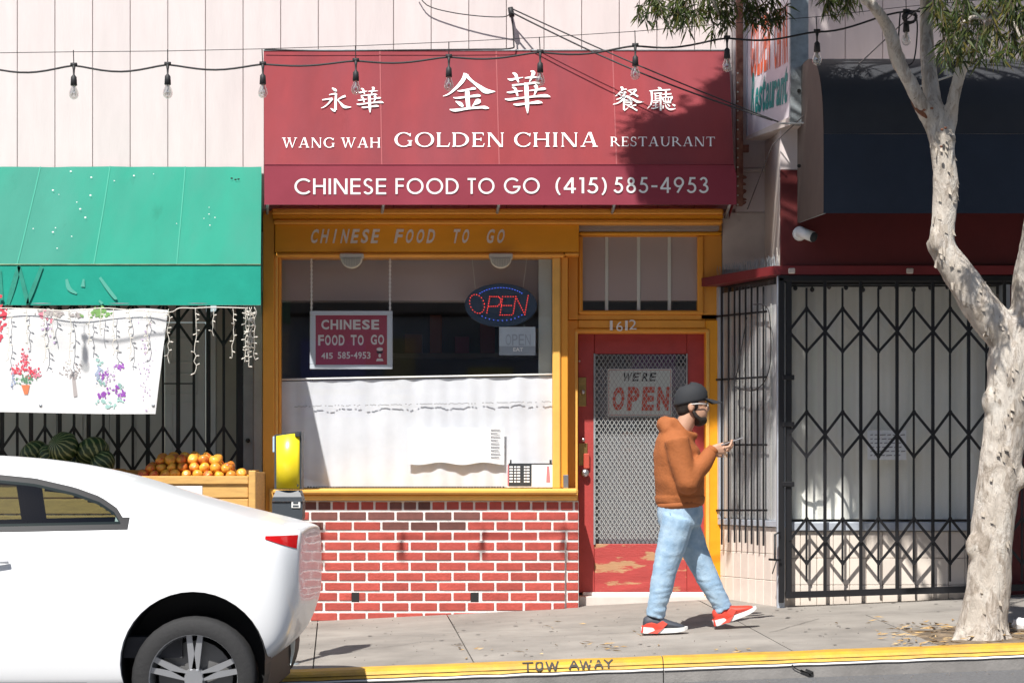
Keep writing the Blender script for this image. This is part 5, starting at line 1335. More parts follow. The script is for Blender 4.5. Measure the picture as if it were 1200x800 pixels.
# ---- foliage: sprigs of narrow leaves
def leafmat(name, c, c2):
    return mat(name, c, .5, .25, 9, col2=c2, trans=.35)
LM = [leafmat('olive_green_leaf', (.065, .100, .022), (.11, .13, .028)), leafmat('dark_green_leaf', (.025, .045, .014), (.05, .07, .018)), leafmat('yellow_green_leaf', (.17, .14, .025), (.10, .10, .02))]
LF = [MB(), MB(), MB()]
def leaf(p, d, L, w, mi):
    d = d.normalized(); s = d.cross(Vector((random.uniform(-1, 1), random.uniform(-1, 1), random.uniform(-1, 1))));
    if s.length < .01: return
    s.normalize(); up = s.cross(d); m = p + d*L*.45 + up*L*.03; e = p + d*L + Vector((0, 0, -L*.18))
    LF[mi].add([p, m+s*w, e, m-s*w], [(0, 1, 2), (0, 2, 3)])
def sprig(c, r=.11, n=16, L=.085, w=.0065, dark=.5, dirn=None, yel=.12):
    ax = dirn or Vector((random.uniform(-1, 1), random.uniform(-1, 1), random.uniform(-1.2, .2))); ax.normalize()
    for k in range(n):
        t = random.random(); p = c + ax*(t-.5)*r*1.3
        d = ax*random.uniform(.2, 1.0) + Vector((random.uniform(-1, 1), random.uniform(-1, 1), random.uniform(-1, .6)))*.75
        x = random.random(); leaf(p, d, L*random.uniform(.7, 1.25), w*random.uniform(.8, 1.3), 2 if x < yel else (1 if x < yel+dark*(1-yel) else 0))
    TW_.tube([c-ax*r*.9, c+ax*r*.5], .0025, 3)
TW_ = MB()
def inpoly(x, y, P):
    r = False; j = len(P)-1
    for i in range(len(P)):
        if (P[i][1] > y) != (P[j][1] > y) and x < (P[j][0]-P[i][0])*(y-P[i][1])/(P[j][1]-P[i][1])+P[i][0]: r = not r
        j = i
    return r
centres = []
def shade(poly, plane, n, tmin, tmax, keep=None, fmap=None, n_leaf=20, L=.10, w=.009):
    "leaf clumps of the crown, set up-sun of the wall area they shade"
    xs = [p[0] for p in poly]; ys = [p[1] for p in poly]; k = 0; g = 0
    while k < n and g < n*30:
        g += 1; px, py = random.uniform(min(xs), max(xs)), random.uniform(min(ys), max(ys))
        if not inpoly(px, py, poly): continue
        if keep and not keep(px, py): continue
        q = fmap(px, py) if fmap else W(px, py, plane)
        t = random.uniform(tmin, tmax); c = q - SUN*(t/SUN.y)
        sc_ = F/(D+c.y); ppx, ppy = 600+c.x*sc_, HZ-(c.z-CZ)*sc_
        if ppy > -30: continue
        sprig(c, .14, n_leaf, L, w); centres.append(c); k += 1
blobp = [(872, 88), (856, 92), (850, 104), (840, 118), (828, 126), (812, 136), (794, 140), (778, 140), (764, 144), (757, 152), (764, 164), (752, 172), (750, 182), (762, 192), (760, 206), (772, 222), (783, 240), (872, 246)]
for sx, sy in ((846, 92), (838, 100), (742, 162), (738, 176), (744, 186), (806, 118), (770, 130), (752, 136), (746, 208), (826, 110), (862, 84), (742, 150), (757, 226), (764, 243)):
    for _ in range(5):
        c = (fs_ if sy < 193 else fv)(sx+random.gauss(0, 4), sy+random.gauss(0, 4)) - SUN*(random.uniform(2.2, 3.4)/SUN.y); sprig(c, .10, 12, .09, .008)
holes = [(851, 200, 9), (846, 218, 5), (768, 205, 6), (856, 185, 5), (748, 198, 5), (800, 232, 0)]
shade(blobp, 0, 1900, 1.6, 4.2, keep=lambda x, y: all(math.hypot(x-a, y-c_) > r for a, c_, r in holes), fmap=lambda x, y: fs_(x, y) if y < 193 else fv(x, y))
spots = [(905, 22, 30), (935, 52, 26), (905, 62, 24), (955, 14, 22), (985, 58, 12), (955, 70, 14), (975, 38, 12)]
wallp = [(868, -40), (1300, -60), (1300, 110), (940, 110), (868, 150)]
shade(wallp, 0, 2600, 1.8, 4.4, keep=lambda x, y: all(math.hypot(x-a, y-c_) > r for a, c_, r in spots))
shade([(925, 325), (1020, 325), (1000, 560), (925, 560)], gp+.2, 260, 1.7, 3.6)
# over the upper limbs, the projecting sign and the black awning
shade([(985, -40), (1250, -60), (1250, 170), (1090, 150), (1050, 120)], yt, 900, .5, 2.2)
aws = [(1000, 145, 10), (1050, 165, 9), (1010, 130, 6), (1075, 200, 9), (1120, 235, 7), (950, 235, 8), (1035, 225, 8), (1060, 215, 8), (1190, 100, 10), (985, 200, 6), (1170, 170, 6)]
shade([(940, 58), (1280, 58), (1280, 250), (965, 250)], -2.2, 2000, .6, 2.6, keep=lambda x, y: all(math.hypot(x-a, y-c_) > r for a, c_, r in aws))
shade([(925, 75), (968, 75), (968, 256), (925, 262)], -1.7, 260, .8, 2.6)
shade([(872, 60), (950, 60), (950, 150), (872, 165)], -.8, 330, 1.5, 3.4, keep=lambda x, y: random.random() < .9)
# general crown mass higher up
for _ in range(900):
    a = random.uniform(0, 2*math.pi); r = random.random()**.5
    c = Vector((2.6+2.2*r*math.cos(a), -3.4+1.7*r*math.sin(a), 0)); c.z = random.uniform(5.4, 7.6 - 1.2*r)
    q = c + SUN*((-c.y)/SUN.y); qp = 600+q.x*F/D; qy = HZ-(q.z-CZ)*F/D
    sp = F/(D+c.y)
    if HZ-(c.z-CZ)*sp > -20: continue
    if qp < 880 or qy > 160: continue
    sprig(c, .14, 20, .10, .009); centres.append(c)
# sprigs that hang into the picture
def vis(px, py, y, n=1, r=.09, **k):
    for _ in range(max(1, round(n*(.6 if px > 1090 else .85)))): sprig(W(px+random.gauss(0, 5), py+random.gauss(0, 4), y+random.uniform(-.12, .12)), r, k.get('nl', 15), .082, .0055, k.get('dark', .35), Vector((random.uniform(-.5, .5), random.uniform(-.4, .4), -1)), k.get('yel', .12))
for px, py, n in ((760, 4, 4), (763, 16, 2), (775, 6, 4), (790, 8, 5), (795, 20, 4), (803, 26, 2), (808, 12, 5), (785, 20, 2), (822, 6, 4), (834, 10, 3), (836, 30, 1), (846, 22, 4), (842, 15, 4), (852, 8, 4), (880, 6, 5), (890, 16, 4), (902, 10, 5), (912, 16, 4), (896, 24, 2), (880, 20, 3), (770, -6, 6), (800, -8, 6), (830, -8, 5), (850, -10, 5), (885, -10, 5), (910, -8, 5), (962, -4, 4), (975, 3, 4), (990, 2, 4), (985, -10, 4), (1000, -6, 3)): vis(px, py, -2.3, n)
for px, py, n in ((1098, 8, 5), (1105, 25, 6), (1115, 42, 7), (1110, 60, 5), (1120, 62, 5), (1118, 20, 6), (1130, 30, 6), (1135, 52, 5), (1145, 12, 6), (1150, 40, 6), (1165, 55, 5), (1168, 30, 5), (1180, 15, 6), (1188, 42, 6), (1195, 25, 6), (1178, 58, 4), (1205, 10, 6), (1210, 45, 5), (1160, 2, 6), (1130, 0, 6), (1105, -10, 5), (1180, -10, 6), (1115, 66, 2), (1108, 70, 2), (1200, 60, 3), (1145, 60, 3), (1192, 5, 5)): vis(px, py, -3.7 + .5*math.sin(px), n, dark=.5, yel=.2)
for k in range(3): LF[k].build('foliage', LM[k], tr_, kind='stuff', fixn=False)
TW_.build('twigs', mat('grey_brown_twig', (.14, .10, .07), .9), tr_, kind='stuff')
# boughs that carry the outer crown
b = MB()
ends = [c for c in centres]; random.shuffle(ends)
roots = [Vector(limbs[2][-2][:3]), Vector(limbs[3][-2][:3]), Vector(limbs[4][-2][:3]), Vector(limbs[3][-3][:3])]
for c in ends[:70]:
    r_ = min(roots, key=lambda q: (q-c).length); mid = lerp(r_, c, .5)+Vector((random.uniform(-.2, .2), random.uniform(-.2, .2), .15))
    sc_ = F/(D+mid.y)
    b.tube([Vector(p) for p in cr([tuple(r_), tuple(mid), tuple(c)], 5)], [lerp(.022, .006, k/10) for k in range(11)], 6)
for ptsb in ([W(1000, -14, -3.4), W(930, -30, -3.0), W(880, -20, -2.6), W(830, -14, -2.4), W(770, -14, -2.3)], [W(830, -14, -2.4), W(838, 6, -2.35), W(845, 25, -2.33)], [W(1162, 22, -3.15), W(1140, 20, -3.5), W(1115, 35, -3.7), W(1110, 62, -3.7)], [W(1178, -5, -3.2), W(1190, 30, -3.6), W(1200, 55, -3.7)]):
    b.tube(ptsb, [lerp(.016, .004, k/(len(ptsb)-1)) for k in range(len(ptsb))], 6)
b.tube([W(1127, 78, -2.8), W(1131, 40, -2.85), W(1133, -20, -2.8)], [.02, .022, .022], 8)
b.build('boughs', M['bark'], tr_, smooth=True)
# fallen leaves: on the soil and a few on the pavement
b = MB()
def fallen(x, y, z): 
    a = random.uniform(0, 6.28); L = random.uniform(.02, .045); w = L*.22; d = Vector((math.cos(a), math.sin(a), 0)); s = Vector((-d.y, d.x, 0)); p = Vector((x, y, z))
    b.add([p-d*L, p+s*w+Vector((0, 0, .006)), p+d*L+Vector((0, 0, random.uniform(0, .015))), p-s*w], [(0, 1, 2), (0, 2, 3)])
for _ in range(260):
    x, y = random.uniform(2.2, 3.9), random.uniform(-3.42, -2.4); fallen(x, y, G(x, y)+.008)
for px0, d, n in ((535, 2.6, 7), (712, 2.9, 8), (745, 2.2, 4), (690, 2.8, 10), (650, 1.4, 4), (860, 3.2, 5), (620, 3.0, 5), (1000, 2.0, 6), (1080, 2.4, 30)):
    for _ in range(n):
        x = X(px0, -d)+random.gauss(0, .13); y = -d+random.gauss(0, .12); y = min(-.4, max(y, -3.38)); fallen(x, y, G(x, y)+.006)
lv = b.build('fallen_leaves', mat('dry_leaf', (.34, .20, .07), .9, .4, 12, col2=(.50, .36, .18)), None, kind='stuff', fixn=False)
tag(lv, 'dry brown leaves scattered on the pavement and tree pit', 'leaves')
b = MB()
for _ in range(500):
    x, y = random.uniform(-4, 4.5), random.choice((random.uniform(-3.95, -3.62), random.uniform(-3.4, -.4))); z = (road(x, y) if y < -3.6 else G(x, y)) + .002; r = random.uniform(.002, .006); b.ball((x, y, z), (r, r, r*.6), 5, 4)
gv = b.build('grit', mat('grey_grit', (.22, .2, .18), .9, .4, 40), None, kind='stuff'); tag(gv, 'scattered grit on the pavement and in the gutter', 'grit')
b = MB(); c = Vector((X(1196, -2.75), -2.75, G(3, -2.75)+.03)); b.ball(c, (.05, .04, .045), 9, 6); lt = b.build('crumpled_wrapper', M['paper'], None)
for v in lt.data.vertices: v.co *= 1 + .25*noise.noise(v.co*60)
tag(lt, 'crumpled white wrapper at the foot of the tree', 'litter')

# ================================================================== PARKING METER
mt = thing('parking_meter', 'yellow and grey parking meter at the kerb behind the white car', 'parking meter', (X(341, -3.1), -3.1, G(X(341), -3.1)))
ym = -3.1
M['myellow'] = mat('glossy_yellow_plastic', (.85, .66, .02), .3, .04, 6); M['mgrey'] = mat('dark_grey_plastic', (.045, .055, .065), .45, .06, 8)
def stadium(pxa, pxb, y0, y1, za, zb, bow=.02, n=7, top=0.0):
    q = MB(); xa_, xb_ = X(pxa, ym), X(pxb, ym); ring_ = []
    for k in range(n+1): a = math.pi*k/n; ring_.append((lerp(xb_, xa_, k/n), y0 - bow*math.sin(a)))
    for k in range(n+1): ring_.append((lerp(xa_, xb_, k/n), y1))
    q.rings([[(x, y, za) for x, y in ring_], [(x, y, lerp(za, zb, .5)) for x, y in ring_], [(x, y, zb + top*((x-xa_)/(xb_-xa_))) for x, y in ring_]]); return q
stadium(323, 354.5, -3.17, -3.02, Z(573, ym), Z(509.5, ym), .022, 9, .02).build('housing', M['mgrey'], mt, smooth=False)
stadium(325.5, 352.5, -3.178, -3.168, Z(572, ym), Z(511, ym), .022, 9, .018).build('yellow_cover', M['myellow'], mt, smooth=True)
q = MB(); za = Z(587, ym); zb_ = Z(574, ym); 
q.rings([[(X(600-(600-px)*1, ym), y, z) for px, y in ((a, -3.175+o), (b2, -3.175+o), (b2, -3.02), (a, -3.02))] for a, b2, o, z in ((320.5, 356.5, -.02, za), (322, 355, -.018, lerp(za, zb_, .4)), (325, 352.5, .0, zb_))]); q.build('collar', M['mgrey'], mt)
q = MB(); q.rings([[(X(px, ym), y, z) for px, y in ((a, -3.185), (b2, -3.185), (b2, -3.02), (a, -3.02))] for a, b2, z in ((328, 350, Z(620, ym)), (320.8, 356, Z(606, ym)), (320.5, 356.3, Z(587.5, ym)))]); q.build('mechanism_case', M['mgrey'], mt)
q = MB(); q.pbox(341.5, 352, 586, 595, -3.192, -3.186, c=.002); q.build('label_plate', M['white'], mt)
q = MB(); q.pbox(343.5, 349.5, 588, 590, -3.194, -3.1925, c=0); q.pbox(343, 350, 591.5, 593.5, -3.194, -3.1925, c=0); q.build('label_marks', M['mgrey'], mt)
q = MB(); q.pbox(345.5, 351.5, 506.5, 511.5, -3.196, -3.18, c=.003); q.pbox(348.2, 349.5, 567, 570, -3.202, -3.19, c=0); q.build('sensor', M['inkblack'], mt, kind='stuff')
q = MB(); q.tube([(X(341, ym), ym, G(X(341), ym)-.02), (X(341, ym), ym, Z(618, ym))], .026, 14); q.build('pole', M['galv'], mt, smooth=True)
q = MB(); q.tube([(X(341, ym), ym, G(X(341), ym)), (X(341, ym), ym, G(X(341), ym)+.02)], .05, 14); q.build('pole_base', M['galv'], mt, smooth=True)
q = MB(); q.pbox(319.5, 322.5, 511, 530, -3.14, -3.05, c=.004); q.build('side_sticker', mat('pale_blue_sticker', (.45, .6, .8), .4), mt)

# chewing gum spots, cracks and stains in the concrete
b = MB()
for _ in range(90):
    x, y = random.uniform(-2.3, 3.2), random.uniform(-3.35, -.5); r = random.uniform(.006, .018); n = 7
    b.add([(x+r*math.cos(2*math.pi*k/n)*random.uniform(.8, 1.2), y+r*math.sin(2*math.pi*k/n), G(x, y)+.004) for k in range(n)], [tuple(range(n))])
gm = b.build('gum_spots', mat('dark_gum', (.10, .09, .085), .8), None, kind='stuff'); tag(gm, 'flattened dark gum spots on the pavement', 'gum')
b = MB()
def crack(pts, fz, w):
    for p, q in zip(pts[:-1], pts[1:]):
        d = Vector((q[0]-p[0], q[1]-p[1])); l = d.length or 1; nx, ny = -d.y/l*w, d.x/l*w
        b.add([fz(p[0]-nx, p[1]-ny), fz(p[0]+nx, p[1]+ny), fz(q[0]+nx*.8, q[1]+ny*.8), fz(q[0]-nx*.8, q[1]-ny*.8)], [(0, 1, 2, 3)])
kf = yplane(-3.604)
pts = [(928, 778)]
for k in range(9): pts.append((928+k*3.2+random.uniform(-1, 1), 779+k*1.7+random.uniform(-1, 1)))
crack(pts, kf, .8); crack([(938, 785), (950, 791), (953, 788), (944, 784)], kf, 1.6)
def pf(x, y): return Vector((x, y, G(x, y)+.004))
for x0, y0, dx, dy, n in ((-.1, -2.1, .11, .02, 10), (1.6, -2.4, .06, .08, 9), (.7, -1.2, .10, -.03, 8), (-1.2, -2.6, .10, .05, 9)):
    pts = [(x0, y0)]
    for k in range(n): pts.append((pts[-1][0]+dx*random.uniform(.5, 1.4), pts[-1][1]+dy+random.gauss(0, .03)))
    crack(pts, pf, .0025)
b.build('cracks', M['dark'], kerb, kind='stuff')
# ================================================================== PEDESTRIAN
yp = -2.15
def P(px, py, dy=0.0): return W(px, py, yp) + Vector((0, dy, 0))
man = thing('person', 'person in orange hoodie, light jeans and black cap walking past the red door', 'person', (X(800, yp), yp, G(X(800), yp)))
M['skin'] = mat('skin', (.52, .30, .20), .5, .06, 20)
M['hoodie'] = mat('burnt_orange_fleece', (.34, .105, .028), .85, .08, 9, .35, 60)
M['denim'] = mat('light_blue_denim', (.25, .38, .52), .8, .10, 10, .3, 90, col2=(.36, .49, .61))
M['cap'] = mat('black_cap_cloth', (.02, .022, .026), .8)
M['hair'] = mat('dark_hair', (.018, .013, .010), .7, .3, 40)
def sm(o, vs=.008, it=5, f=.5): return bake(o, [('REMESH', dict(mode='VOXEL', voxel_size=vs, use_smooth_shade=True)), ('SMOOTH', dict(factor=f, iterations=it))])
# continuous body: head, neck, torso, arms with hands, legs
b = MB()
hc = P(811, 474)
b.ball(hc + Vector((-.012, 0, .02)), (.098, .076, .105), 18, 12); b.ball(hc + Vector((.035, 0, -.045)), (.062, .058, .078), 16, 10)
b.tube([hc+Vector((.075, 0, .005)), hc+Vector((.104, 0, -.028)), hc+Vector((.092, 0, -.042))], [.012, .016, .012], 8)      # nose
b.ball(hc+Vector((.082, 0, -.068)), (.018, .026, .010)); b.ball(hc+Vector((.080, 0, -.082)), (.016, .022, .009)); b.ball(hc+Vector((.068, 0, -.112)), (.022, .028, .018))
for s in (-1, 1): b.ball(hc+Vector((-.012, s*.078, -.018)), (.020, .010, .032)); b.ball(hc+Vector((.068, s*.030, -.002)), (.016, .016, .010)); b.tube([hc+Vector((.078, s*.012, .016)), hc+Vector((.066, s*.052, .014))], .010, 6)
b.tube([hc+Vector((-.01, 0, -.05)), P(799, 505), P(794, 518)], [.058, .058, .075], 14)
b.tube([P(794, 512), P(794, 540), P(796, 575), P(797, 605)], [(.15, .085), (.17, .10), (.145, .095), (.15, .10)], 16)
SH, EL, WR = P(790, 517, -.185), P(804, 563, -.215), P(833, 527, -.135)
SH2, EL2, WR2 = P(792, 517, .185), P(806, 562, .21), P(834, 529, .07)
for a, e, w_ in ((SH, EL, WR), (SH2, EL2, WR2)):
    b.tube([a+Vector((0, 0, .01)), lerp(a, e, .5), e], [.055, .048, .042], 12); b.tube([e, lerp(e, w_, .4), w_], [.042, .038, .026], 12)
def hand(b, w_, fwd, pal, side, thumb_s):
    "palm and five separate bent fingers; fwd along forearm, pal = palm facing direction"
    fwd = fwd.normalized(); pal = (pal - fwd*pal.dot(fwd)).normalized(); sd = fwd.cross(pal)
    b.tube([w_-fwd*.01, w_+fwd*.03, w_+fwd*.075], [(.020, .026), (.017, .036), (.014, .040)], 10)
    for k, L in enumerate((.072, .080, .075, .058)):
        o = w_ + fwd*.078 + sd*(-.030+.020*k)
        b.tube([o-fwd*.012, o+fwd*L*.42+pal*.006, o+fwd*L*.68+pal*.026, o+fwd*L*.80+pal*.046], [.0092, .0088, .0082, .007], 8)
    o = w_ + fwd*.018 + sd*thumb_s*.030
    b.tube([o, o+fwd*.03+sd*thumb_s*.022+pal*.010, o+fwd*.060+sd*thumb_s*.020+pal*.022, o+fwd*.080+sd*thumb_s*.010+pal*.028], [.013, .011, .010, .008], 8)
HIPN, KN, AN = P(794, 612, -.085), P(778, 664, -.10), P(766, 722, -.10)
HIPF, KF, AF = P(800, 612, .085), P(823, 662, .085), P(850, 716, .07)
for h, k, a in ((HIPN, KN, AN), (HIPF, KF, AF)):
    b.tube([h, lerp(h, k, .5), k], [.085, .075, .055], 12); b.tube([k, lerp(k, a, .35), a], [.055, .052, .036], 12)
body = b.build('body', M['skin'], man, smooth=True); sm(body, .0075, 4)
hb_ = MB(); hand(hb_, WR, Vector((1, .22, .12)), Vector((0, .1, 1)), 0, -1); hn = hb_.build('hand', M['skin'], man, smooth=True); sm(hn, .0036, 2, .4)
hb_ = MB(); hand(hb_, WR2, Vector((1, -.12, .02)), Vector((0, .0, 1)), 0, 1); hn = hb_.build('hand', M['skin'], man, smooth=True); sm(hn, .0036, 2, .4)
# hair, beard, cap, glasses
b = MB(); b.ball(hc+Vector((-.018, 0, .014)), (.096, .080, .098), 18, 12); b.ball(hc+Vector((-.048, 0, -.03)), (.052, .066, .055), 14, 9)
hr = b.build('hair', M['hair'], man, smooth=True)
hr2 = sm(hr, .008, 3)
b = MB(); b.ball(hc+Vector((.045, 0, -.098)), (.052, .054, .040), 14, 9); b.tube([hc+Vector((-.0, -.070, -.04)), hc+Vector((.02, -.066, -.075)), hc+Vector((.05, -.045, -.105))], [.012, .016, .02], 8); b.tube([hc+Vector((-.0, .070, -.04)), hc+Vector((.02, .066, -.075)), hc+Vector((.05, .045, -.105))], [.012, .016, .02], 8)
bd = b.build('beard', M['hair'], man, smooth=True); sm(bd, .007, 3)
b = MB(); rr = []
for z, r in ((.012, .99), (.030, 1.02), (.065, .99), (.100, .88), (.124, .64), (.137, .30), (.140, .02)):
    rr.append([hc+Vector((-.008+.102*r*math.cos(a*math.pi/12)*1.04, .085*r*math.sin(a*math.pi/12), z + .022*math.cos(a*math.pi/12)*(1 if z < .08 else .4) - .004)) for a in range(24)])
b.rings(rr)
b.grid(lambda u, v: hc+Vector((.06+.115*u*math.cos((v-.5)*2.2)+.02, .078*math.sin((v-.5)*math.pi)*(1-.18*u), .046 - .030*u - .012*abs(v-.5)*2)), 6, 12)
b.ball(hc+Vector((-.008, 0, .137)), (.008, .008, .005), 6, 4)
b.build('cap', M['cap'], man, smooth=True)
b = MB(); b.tube([hc+Vector((-.012, -.084, .0)), hc+Vector((.04, -.080, .004)), hc+Vector((.085, -.055, .002))], .0042, 6); b.tube([hc+Vector((-.012, .084, .0)), hc+Vector((.085, .055, .002))], .004, 6)
for s in (-1, 1): 
    c = hc+Vector((.096, s*.03, -.004)); b.tube([c+Vector((0, .024*math.cos(a*math.pi/8), .018*math.sin(a*math.pi/8))) for a in range(17)], .003, 5, cap=False)
b.build('glasses', mat('pale_glasses_frame', (.62, .60, .58), .3), man, smooth=True)
# hoodie
b = MB()
b.tube([P(792, 503), P(790, 514), P(793, 530), P(795, 552), P(797, 576), P(797, 590)], [(.10, .085), (.185, .115), (.205, .150), (.195, .158), (.185, .155), (.175, .147)], 22)
for a, e, w_ in ((SH, EL, WR), (SH2, EL2, WR2)):
    b.tube([a+Vector((0, 0, .015)), lerp(a, e, .5)+Vector((-.008, 0, 0)), e+Vector((-.005, 0, -.012))], [.082, .078, .070], 14); b.tube([e+Vector((-.008, 0, -.008)), lerp(e, w_, .5)+Vector((0, 0, -.006)), lerp(e, w_, .96)], [.070, .060, .040], 14); b.ball(e+Vector((-.008, 0, -.010)), .072, 12, 8)
b.tube([P(782, 507, -.09), P(780, 498, -.05), P(779, 496), P(780, 498, .05), P(782, 507, .09)], [.035, .050, .054, .050, .035], 12)       # folded hood
b.tube([P(800, 508, -.10), P(788, 494, -.088), P(780, 492, 0), P(788, 494, .088), P(801, 503, .10), P(813, 511, .04), P(813, 511, -.04), P(800, 508, -.10)], .026, 10)
ho = b.build('hoodie', M['hoodie'], man, smooth=True); sm(ho, .0095, 12, .7)
o0 = wpos(ho)
def cloth_folds(v):
    p = v + o0; dz = p.z - P(797, 590).z
    f_ = .5 if dz > .25 else 1.0
    w1 = noise.noise(Vector((p.x*6, p.y*5, p.z*7 + 5*p.x))); w2 = noise.noise(Vector((p.x*10+p.z*9, p.y*9, p.z*13)))
    return .012*w1 + .006*w2*f_ + (.006 if dz < .045 else 0)
displace(ho.data, cloth_folds)
b = MB(); b.tube([P(797, 588), P(797.5, 595)], [(.176, .148), (.162, .138)], 30)
b.build('hoodie_hem', M['hoodie'], man, smooth=True)
for a, w_ in ((EL, WR), (EL2, WR2)):
    b = MB(); b.tube([lerp(a, w_, .90), lerp(a, w_, 1.03)], [.040, .036], 14); b.build('cuff', M['hoodie'], man, smooth=True)
# kangaroo pocket opening, its shadow drawn as a dark brown strip
b = MB(); b.tube([P(806, 573, -.135), P(813, 562, -.115), P(819, 557, -.085)], [.012, .02, .012], 8); b.build('pocket_opening', mat('brown_pocket_shadow', (.12, .04, .015), .9), man, smooth=True)
# jeans
b = MB()
b.tube([P(797, 590), P(797, 602), P(797, 616)], [(.155, .140), (.165, .148), (.155, .135)], 20)
for h, k, a, ki in ((HIPN, KN, AN, 0), (HIPF, KF, AF, 1)):
    b.tube([h+Vector((0, 0, .03)), lerp(h, k, .5), k], [.104, .094, .076], 14)
    b.tube([k, lerp(k, a, .35), lerp(k, a, .8), a+Vector((0, 0, .0))], [.076, .072, .060, .060], 14); b.ball(k, .078, 12, 8)
jn = b.build('jeans', M['denim'], man, smooth=True); sm(jn, .009, 5)
o0 = wpos(jn)
def denim_folds(v):
    p = v + o0; low = max(0, min(1, (P(0, 660).z - p.z)/.3))
    w1 = noise.noise(Vector((p.x*5, p.y*6, p.z*(16+10*low)))); w2 = noise.noise(Vector((p.x*13, p.y*11, p.z*34)))
    return .008*w1*(.5+low) + .008*abs(w2)*(.4+1.2*low)
displace(jn.data, denim_folds)
# pocket seam and patch
b = MB(); b.tube([P(783, 600, -.150), P(786, 612, -.165), P(796, 616, -.168)], .003, 5); b.build('seam', mat('dark_denim_seam', (.14, .24, .38), .8), man, smooth=True)
# shoes
M['shoered'] = mat('bright_red_mesh', (.66, .06, .035), .55, .1, 40); M['shoedark'] = mat('dark_grey_mesh', (.05, .055, .07), .6, .1, 40); M['shoewhite'] = mat('white_rubber', (.80, .80, .78), .45)
def interp0(x, tab):
    for (a, va), (c, vc) in zip(tab[:-1], tab[1:]):
        if a <= x <= c: return lerp(va, vc, (x-a)/(c-a))
    return tab[-1][1]
def shoe(heel, ang, dy, top_m, mid_m):
    t = bpy.data.objects.new('shoe', None)
    c, s = math.cos(ang), math.sin(ang)
    def T(x, y, z): return Vector((heel.x + x*c - z*s, heel.y+y, heel.z + x*s + z*c))
    up = MB(); sec = [(-.005, .050, .030, .075), (.03, .062, .042, .095), (.08, .064, .044, .092), (.13, .052, .046, .07), (.18, .040, .050, .05), (.23, .030, .046, .035), (.262, .022, .030, .02)]
    rr = []
    for x, zc_, hw, hh in sec:
        rr.append([T(x, hw*math.cos(a*math.pi/9), .022 + max(0, zc_ + 0*hw) * .0 + (hh)*.5 + hh*.5*math.sin(a*math.pi/9)) for a in range(18)])
    up.rings(rr); u = up.build('shoe', top_m, man, smooth=True); bake(u, [('SUBSURF', dict(levels=1, render_levels=1))]); smooth(u)
    so2 = MB(); rr = []
    for x, hw, z0, z1 in ((-.014, .028, .012, .040), (.0, .040, .002, .042), (.06, .046, .0, .036), (.14, .047, .0, .030), (.21, .048, .002, .030), (.255, .038, .010, .034), (.278, .018, .020, .036)):
        rr.append([T(x, -hw, z0), T(x, -hw*1.02, z1), T(x, hw*1.02, z1), T(x, hw, z0)])
    so2.rings(rr); so2.build('sole', M['shoewhite'], u)
    for sg in (-1, 1):
        hp = MB(); o_ = .0015
        pl = [(-.016, .006), (.085, .0), (.120, .03), (.150, .058), (.120, .078), (.085, .060), (.05, .070), (.02, .064), (-.010, .045)]
        hw = lambda x: interp0(x, [(-.02, .030), (.02, .046), (.08, .0515), (.15, .0505), (.3, .04)]) + .001
        hp.rings([[T(x, sg*(hw(x)+.002 - .22*max(0, z-.045)), z) for x, z in pl], [T(x, sg*(hw(x)-.012), z) for x, z in pl]]); hp.build('side_panel', mid_m, u)
    lc = MB()
    for k in range(5): lc.tube([T(.10+k*.022, -.030+k*.002, .094-k*.011), T(.105+k*.022, 0, .104-k*.013), T(.10+k*.022, .030-k*.002, .094-k*.011)], .0035, 5)
    lc.build('laces', M['shoedark'], u, smooth=True)
shoe(Vector((X(753, yp), yp-.10, G(X(775), yp-.1)+.001)), 0.03, 0, M['shoedark'], M['shoered'])
shoe(Vector((X(841, yp), yp+.07, G(X(850), yp)+.012)), R(20), 0, M['shoered'], M['shoered'])
ph = thing('smartphone', 'dark smartphone held out in front by the walking person', 'phone', WR+Vector((.10, .1, .05)))
q = MB(); q.box(-.075, .075, -.037, .037, -.004, .004, .003); me = q.mesh('case', mat('silver_grey_phone', (.35, .35, .37), .25, metal=.3)); o = link('case', me, WR+Vector((.115, .045, .052)), ph); o.rotation_euler = (0, R(-18), R(12))
q = MB(); q.box(-.070, .070, -.033, .033, .0042, .0048); me = q.mesh('screen', mat('dark_phone_screen', (.02, .02, .025), .1)); o = link('screen', me, WR+Vector((.115, .045, .052)), ph); o.rotation_euler = (0, R(-18), R(12))

# ================================================================== WHITE CAR
M['carpaint'] = mat('white_car_paint', (.84, .85, .86), .3, .01, 2); 
bsd = M['carpaint'].node_tree.nodes['Principled BSDF']; bsd.inputs['Coat Weight'].default_value = .35; bsd.inputs['Coat Roughness'].default_value = .04
M['tyre'] = mat('tyre_rubber', (.022, .022, .023), .8, .1, 30, .2, 60); M['rim'] = mat('silver_alloy', (.55, .56, .58), .3, metal=.75); M['darkplastic'] = mat('black_plastic', (.015, .015, .016), .6)
M['carglass'] = glass('tinted_car_glass', .07, (.50, .58, .55))
YC = -4.6; zr = road(-2.6, YC)
cr_t = thing('car', 'white car with fastback roof driving past, its rear half in view', 'car', (-3.2, YC, zr))
def interp(x, tab):
    for (a, va), (c, vc) in zip(tab[:-1], tab[1:]):
        if c <= x <= a: return lerp(va, vc, (a-x)/(a-c))
    return tab[0][1] if x > tab[0][0] else tab[-1][1]
TOP = [(-.985, 1.01), (-1.0, 1.03), (-1.1, 1.055), (-1.3, 1.095), (-1.52, 1.145), (-1.74, 1.21), (-1.95, 1.28), (-2.13, 1.33), (-2.34, 1.365), (-2.6, 1.39), (-3.0, 1.40), (-3.4, 1.37), (-3.9, 1.18), (-4.3, 1.0), (-4.9, .91), (-5.35, .77), (-5.5, .6)]
